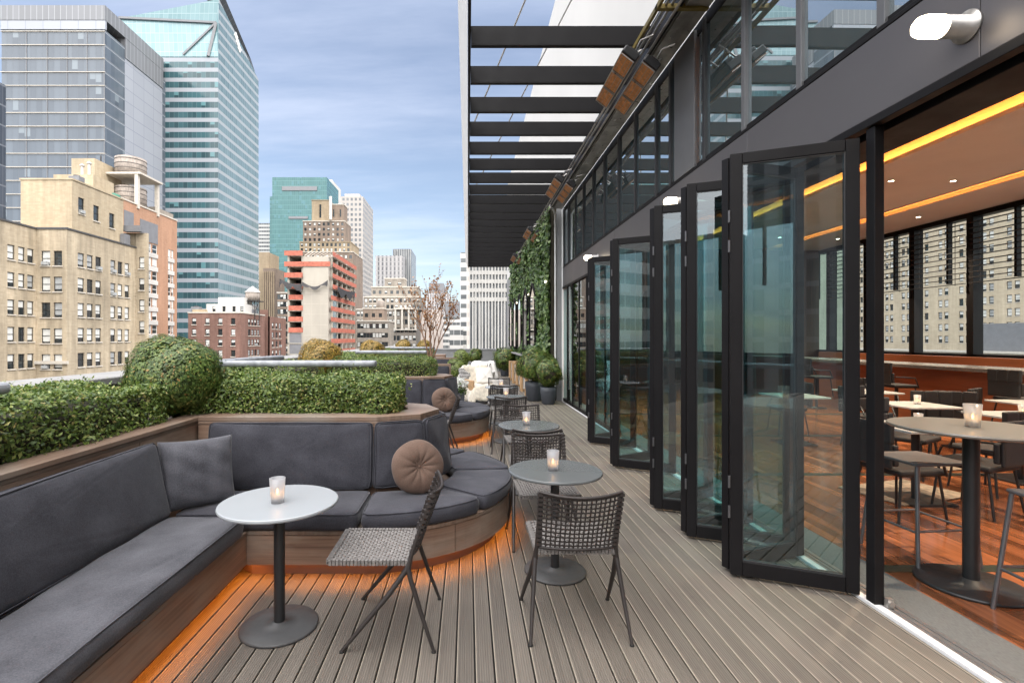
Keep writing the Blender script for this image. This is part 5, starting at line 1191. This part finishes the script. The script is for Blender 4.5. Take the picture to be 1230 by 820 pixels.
for y in [Y0+2.1+i*5.6 for i in range(6)]: mb.box(XR-.6,XR-.05,y,y+.6,-30,zt+2.4)
mb.box(XL,XL+.4,Y0+.2,Y1,-30,zt+2.2); mb.build('floor_slabs',M['conc'],B.t,world=True)
mb=MB(); mb.box(XL+.5,XR-4,Y0+6,Y1-2,-30,zt+1); mb.build('dark_interior',M['dnet'],B.t,world=True)
rg=random.Random(5)
for i in range(15):
    z=zt+2.4-fh*i
    if i<8:
        mb=MB(); x0=XL-(.7 if i<3 else -.3); mb.strip([(x0+(XM-x0)*k/6,Y0+.1-(.5 if i<3 else 0)+.08*rg.random(),z+.55) for k in range(7)],(0,0,1),1.35,.03); mb.build('safety_net',M['orange_net'],B.t,world=True)
    else:
        mb=MB(); mb.box(XL+.5,XM-.5,Y0+.3,Y0+.36,z,z+2.6); mb.build('grey_panel',M['slate'],B.t,world=True)
    if i==0 or i==1:
        if i==1: mb=MB(); mb.strip([(XM+(XR-XM)*k/6,Y0-.25+.06*rg.random(),z+.6) for k in range(7)],(0,0,1),1.3,.03); mb.build('safety_net',M['orange_net'],B.t,world=True)
    mb=MB(); ee=.5 if i<4 else .05; mb.strip([(XR+ee+.08*rg.random(),Y0+.3+(Y1-Y0)*k/8,z+.55) for k in range(9)],(0,0,1),1.25,.03); mb.build('safety_net',M['orange_net'],B.t,world=True)
    if i>3: mb=MB(); mb.box(XR-.1,XR-.02,Y0+2.8,Y0+6.5,z+.02,z+2.7); mb.build('new_window',M['wgl2'],B.t,world=True)
def catenary(pts,w,drop,seed):
    mb=MB(); n=20; vs=[]; r2=random.Random(seed)
    a,b=Vector(pts[0]),Vector(pts[1])
    for k in range(n+1):
        u=k/n; p=a.lerp(b,u); p.z-=drop*math.sin(math.pi*u); ww=w*(.35+.65*abs(math.sin(u*7+seed)))*(1.6 if u<.05 or u>.93 else 1); vs+=[(p.x,p.y,p.z),(p.x,p.y-.4,p.z-ww)]
    mb.add(vs,[(2*k,2*k+1,2*k+3,2*k+2) for k in range(n)],True); mb.build('debris_net',M['dnet'],B.t,world=True)
catenary([(XM,Y0-.8,wz(338.5,Y0)),(XR-.5,Y0-.8,wz(336.5,Y0))],1.0,1.6,1); catenary([(XL-1.8,Y0-.8,wz(335,Y0)),(XM,Y0-.8,wz(341,Y0))],1.9,.6,2); catenary([(XR+1.2,Y0+3,wz(342,Y0)),(XR+1.4,Y0+24,wz(350,Y0+24))],2.6,.6,3)
mb=MB(); 
for k in range(9): mb.bar((XM+k*.8,Y0+1+k*.3,zt+2.4),(XM+1.5+k*.9,Y0+3,zt+4.2-.12*k),.12,.12)
mb.build('scaffold_poles',M['lime'],B.t,world=True)
mb=MB(); mb.box(XM,XR-.6,Y0+.05,Y0+1.9,zt-.69,zt+2.0); mb.build('core_wall',M['conc'],B.t,world=True)
B.done()
# -- generic towers
def simple(name,label,parts,cy,group=None):
    B=Bld(name,label,wx(parts[0][1],cy),cy,group)
    for p in parts:
        nm,px0,px1,py,Y,D,mt=p[:7]; B.box(nm,M[mt],wx(px0,Y),wx(px1,Y),Y,Y+D,ZG if len(p)<8 else wz(p[7],Y),wz(py,Y))
    return B
B=simple('glass_tower','teal glass skyscraper behind the unfinished tower',[('curtain_wall',327,392.5,213,420,38,'ct3'),('side_wing',324,327,236,421,36,'ct3')],420)
B.box('louvre_band',M['slate'],wx(339,420),wx(381,420),419.4,419.95,wz(229,420),wz(224,420)); B.box('louvre_band',M['slate'],wx(347,420),wx(370,420),419.4,419.95,wz(263,420),wz(260,420)); B.box('white_fin',M['whiteb'],wx(393,440),wx(399,440),440,470,wz(300,440),wz(216,440)); B.done()
simple('office_block','white ribbon windowed office block left of the teal skyscraper',[('wall',308,326,268,460,30,'ct7')],460).done()
B=Bld('stepped_tower','brown stepped art deco tower with tan top behind the nets',wx(390,260),260); Y=260
def dblock(px0,px1,py0,py1,Y,D,mt,nc,nr,ww,wh,kinds=('full','dark','dark','half')):
    x0,x1,z0,z1=wx(px0,Y),wx(px1,Y),wz(py1,Y),wz(py0,Y); rects=[]
    for i in range(nc):
        for j in range(nr):
            cx=x0+(x1-x0)*(i+.5)/nc; zc=z0+(z1-z0)*(j+.5)/nr; rects.append((cx-ww/2,cx+ww/2,zc-wh/2,zc+wh/2))
    B.wall('-Y',Y,x0,x1,z0,z1,rects,M[mt],kinds=kinds,win=('wfb',.1,False)); B.shell('wall',M[mt],x0,x1,Y,Y+D,z0,z1,'-Y'); B.box('cornice',M['lime'] if mt!='tan' else M['tan'],x0-.2,x1+.2,Y-.2,Y+D+.2,z1,z1+.4)
dblock(374.5,395,241,266,266,9,'tan',1,1,1.0,7,('dark',)); dblock(396.5,413,246,266,268,8,'brownst',2,1,.8,4,('dark',)); dblock(364,414,266,291,263,14,'brownst',9,4,1.2,1.5); dblock(360,421,291,303,260,20,'tan',12,2,1.2,1.6); dblock(356,424,303,432,258,24,'brownst',12,12,1.4,1.8)
mb=MB(); mb.tube([(wx(397,262),262,wz(264,262)),(wx(397,262),262,wz(236,262))],.75,10); mb.build('chimney',M['whiteb'],B.t,world=True); B.done()
B=simple('hotel_slab','pale slender hotel slab right of the stepped tower',[('wall',409,436,236,320,34,'ct5'),('penthouse',414,432,233,325,16,'pinkw')],320); B.done()
B=Bld('stone_building','ornate tan gothic tower right of the banded tower',wx(318,300),300); 
B.box('wall',M['tan'],wx(311,300),wx(323,300),300,316,ZG,wz(303,300)); B.box('wall',M['brownst'],wx(316,296),wx(330,296),296,312,ZG,wz(322,296)); 
mb=MB()
for i in range(6): x=wx(317+2.4*i,296); mb.box(x-.25,x+.25,295.6,295.99,wz(400,296),wz(326,296))
mb.build('pier',M['tan'],B.t,world=True); B.done()
B=Bld('stone_building','narrow brown block between red brick and unfinished tower',wx(338,200),200); Y=200
dblock(333,347,352,432,200,14,'brownst',4,9,1.2,2.0); B.done()
# grey stone block in the centre
B=Bld('stone_building','stepped grey stone block with arched bay left of the tree',wx(465,210),210)
dblock(428,500,372,430,210,20,'greyst',15,6,1.3,2.0); dblock(437,505,357,372,215,16,'greyst',13,2,1.2,1.6); dblock(446,502,345,357,220,14,'greyst',8,1,1.2,1.4); dblock(462,486,335,346,222,8,'greyst',2,1,1.6,1.2)
mb=MB()
for i in range(4): x=wx(475+8*i,208.9); mb.box(x-.35,x+.35,208.6,209.99,wz(395,209),wz(372,209))
mb.box(wx(473,209),wx(501,209),208.5,209.98,wz(371.5,209),wz(369.5,209)); mb.box(wx(473,209),wx(501,209),208.5,209.98,wz(396.5,209),wz(395.2,209)); mb.build('colonnade',M['lime'],B.t,world=True); B.done()
B=Bld('stone_building','lower grey stone block with rooftop tank before the stepped block',wx(445,180),180); dblock(429,466,386,430,180,14,'greyst',10,4,1.1,1.7); dblock(436,461,371,386,184,8,'brownst',3,1,1.2,1.4,('dark',)); B.done()
t=thing('water_tower','small grey water tank on the lower stone block','water tower',(wx(455,182),186,wz(371,182))); mb=MB(); mb.lathe([(1.5,0),(1.5,3.0),(.0001,4.0)],16); mb.build('tank',M['tankw'],t); mb=MB(); mb.box(-1,1,-1,1,-1.2,0); mb.build('stand',M['wfb'],t)
simple('office_tower','plain grey slab tower with pale ribs above the stone block',[('wall',451,484,307,380,40,'ct6'),('ribbed_wing',472,494,299,395,36,'ct4')],380).done()
simple('office_tower','hazy pale office tower behind the bare tree',[('wall',512,540,352,620,40,'ct6'),('penthouse',515,533,340,625,30,'slate')],620).done()
simple('office_block','low cream block behind the bare tree branches',[('wall',500,530,372,260,20,'pinkw'),('wing',522,556,380,300,20,'ct7')],260).done()
simple('office_block','white stepped block left of the white ribbed slab',[('wall',553,575,303,190,30,'ct7'),('terrace',540,556,392,170,30,'ct7')],190).done()
simple('hazy_block','small far block between the hazy tower and white steps',[('wall',535,552,362,520,30,'slate')],520).done()
# white ribbed slab at the end of the street
B=Bld('ribbed_slab','white ribbed office slab closing the view below the pergola',wx(600,120),120)
Y=120; x0,x1=wx(564,Y),wx(668,Y); B.box('wall',M['ct4'],x0,x1,Y+.5,Y+22,ZG,wz(296,Y))
mb=MB(); n=27
for i in range(n+1): x=x0+(x1-x0)*i/n; mb.box(x-.13,x+.13,Y,Y+.49,ZG,wz(298,Y))
mb.build('rib',M['slabw'],B.t,world=True)
mb=MB()
for q in (304,314.5,325,335.5,346,357): mb.box(x0,x1,Y+.12,Y+.495,wz(q+4.6,Y),wz(q,Y))
mb.build('spandrel',M['slabw'],B.t,world=True); B.box('corner_pier',M['pinkw'],wx(563.0,Y)-.4,x0-.2,Y-.05,Y+20,ZG,wz(296,Y)); B.done()
# cream buildings seen through the bar windows
B=Bld('brick_building','cream apartment building seen through the bar windows',150,160)
ys=[60+3.4*i for i in range(48)]; cols=[]
for i in range(16): 
    b=84+6.4*i; cols+=[(b,b+1.3),(b+1.9,b+3.2)]
tp=[2.5+3.5*i for i in range(11)]
M['cream']=brick('cream_brick',(.5,.42,.31),(.45,.375,.275),(.38,.33,.25),1.2,.4,.1)
B.wall('-X',140,60,230,-60,58,[(a,b,t_-2,t_) for t_ in tp for (a,b) in cols],M['cream'],win=('wfb',.09,True),depth=.3)
B.shell('wall',M['cream'],140,165,60,230,-60,57.9,'-X')
B.done()
B=Bld('brick_building','lower cream block with grey roof shed outside the bar windows',100,90)
B.wall('-X',95,60,125,-60,-1.0,[],M['cream']); B.shell('wall',M['cream'],95,115,60,125,-60,-1.1,'-X'); B.box('roof_shed',M['slate'],96,103,84,95,-1.1,4.4); B.box('coping',M['lime'],94.8,95.3,60,125,-1.0,-.6); B.done()

# blocks across the street at the near left: outside the frame, seen in the glass doors
for lb,mt,a in (('pale slab block mirrored in the folding doors','ct6',(-90,-58,8,40,ZG,16)),('brown stone block mirrored in the folding doors','brownst',(-75,-50,-22,6,ZG,9)),('white ribbon windowed block mirrored in the folding doors','ct7',(-80,-45,-70,-26,ZG,24)),('pale pier fronted block mirrored in the nearest folding door','ct5',(-44,-21,-80,-62,ZG,15)),('tall grey block mirrored in the nearest folding door','ct6',(-20,0,-88,-66,ZG,28)),('brown stone block mirrored at the edge of the nearest folding door','brownst',(1,24,-84,-64,ZG,18))):
    B=Bld('city_block',lb,(a[0]+a[1])/2,(a[2]+a[3])/2); B.box('wall',M[mt],*a); B.box('roof_edge',M['lime'],a[0]-.3,a[1]+.3,a[2]-.3,a[3]+.3,a[5]+.01,a[5]+.6); B.done()
# ------------------------------------------------------------------ sky, sun, camera
EL,ROT=38,118
W=bpy.data.worlds.new('World'); S.world=W; W.use_nodes=True; nt=W.node_tree; nt.nodes.clear()
sky=nt.nodes.new('ShaderNodeTexSky'); sky.sky_type='NISHITA'; sky.sun_disc=False; sky.sun_elevation=R(EL); sky.sun_rotation=R(ROT); sky.air_density=1.0; sky.dust_density=1.0; sky.ozone_density=1.5
tc=nt.nodes.new('ShaderNodeTexCoord'); sp=nt.nodes.new('ShaderNodeSeparateXYZ'); nt.links.new(tc.outputs['Generated'],sp.inputs[0])
zz=mth(nt,'ADD',mth(nt,'MAXIMUM',sp.outputs[2],0.0),.16)
cb=nt.nodes.new('ShaderNodeCombineXYZ'); nt.links.new(mth(nt,'DIVIDE',sp.outputs[0],zz),cb.inputs[0]); nt.links.new(mth(nt,'DIVIDE',sp.outputs[1],zz),cb.inputs[1])
mp=nt.nodes.new('ShaderNodeMapping'); mp.inputs['Scale'].default_value=(.6,2.3,1); mp.inputs['Rotation'].default_value=(0,0,R(18)); nt.links.new(cb.outputs[0],mp.inputs[0])
n1=noise(nt,mp.outputs[0],1.1,7,.6); n2=noise(nt,mp.outputs[0],.35,3,.5)
cl=mth(nt,'ADD',mth(nt,'MULTIPLY',n1,.65),mth(nt,'MULTIPLY',n2,.45))
cf=nd(nt,'ShaderNodeMapRange',interpolation_type='SMOOTHSTEP',i_0=cl,i_1=.42,i_2=.80,i_3=.22,i_4=.85).outputs[0]
hz=nd(nt,'ShaderNodeMapRange',interpolation_type='SMOOTHSTEP',i_0=sp.outputs[2],i_1=.0,i_2=.5,i_3=1,i_4=0).outputs[0]
cloud=mixc(nt,hz,(4.2,4.7,6.0),(6.0,6.6,7.3))
c=mixc(nt,cf,sky.outputs[0],cloud)
# unseen sky overhead and behind camera brightened, added to light the shaded terrace
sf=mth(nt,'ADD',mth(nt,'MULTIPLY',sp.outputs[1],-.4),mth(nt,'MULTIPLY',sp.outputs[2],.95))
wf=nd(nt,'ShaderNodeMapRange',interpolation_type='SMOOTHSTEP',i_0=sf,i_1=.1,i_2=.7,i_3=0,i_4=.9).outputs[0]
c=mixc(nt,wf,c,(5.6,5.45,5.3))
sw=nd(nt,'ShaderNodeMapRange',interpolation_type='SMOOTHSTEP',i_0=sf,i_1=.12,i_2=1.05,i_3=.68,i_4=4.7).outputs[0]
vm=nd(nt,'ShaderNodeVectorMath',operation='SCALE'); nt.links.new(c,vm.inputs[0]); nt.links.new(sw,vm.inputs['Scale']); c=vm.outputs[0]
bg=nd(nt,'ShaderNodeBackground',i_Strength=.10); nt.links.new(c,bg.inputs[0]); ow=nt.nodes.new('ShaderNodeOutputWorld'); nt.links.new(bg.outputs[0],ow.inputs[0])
L=bpy.data.lights.new('sun','SUN'); L.energy=.5; L.angle=R(10); L.color=(1,.94,.86); so=bpy.data.objects.new('sun',L); COL.objects.link(so)
d=Vector((math.sin(R(ROT))*math.cos(R(EL)),math.cos(R(ROT))*math.cos(R(EL)),math.sin(R(EL)))); so.rotation_euler=d.to_track_quat('Z','Y').to_euler(); so.location=(20,0,40)
cam=bpy.data.cameras.new('camera'); co=bpy.data.objects.new('camera',cam); COL.objects.link(co); S.camera=co
co.location=(0,0,H); co.rotation_euler=(R(90),0,0); cam.sensor_width=36; cam.lens=36*F/1230; cam.shift_x=(615-VX)/1230; cam.shift_y=-(410-VY)/1230; cam.clip_end=6000; cam.clip_start=.05
vs=S.view_settings; vs.view_transform='Standard'; vs.look='None'; vs.gamma=1; vs.exposure=1.45
try: vs.use_curve_mapping=False
except Exception: pass
S.render.engine='CYCLES'; cy=S.cycles; cy.max_bounces=10; cy.transparent_max_bounces=24; cy.diffuse_bounces=4; cy.glossy_bounces=4; cy.use_denoising=True; cy.sample_clamp_indirect=6; cy.caustics_reflective=False; cy.caustics_refractive=False
try: cy.denoiser='OPENIMAGEDENOISE'
except Exception: pass
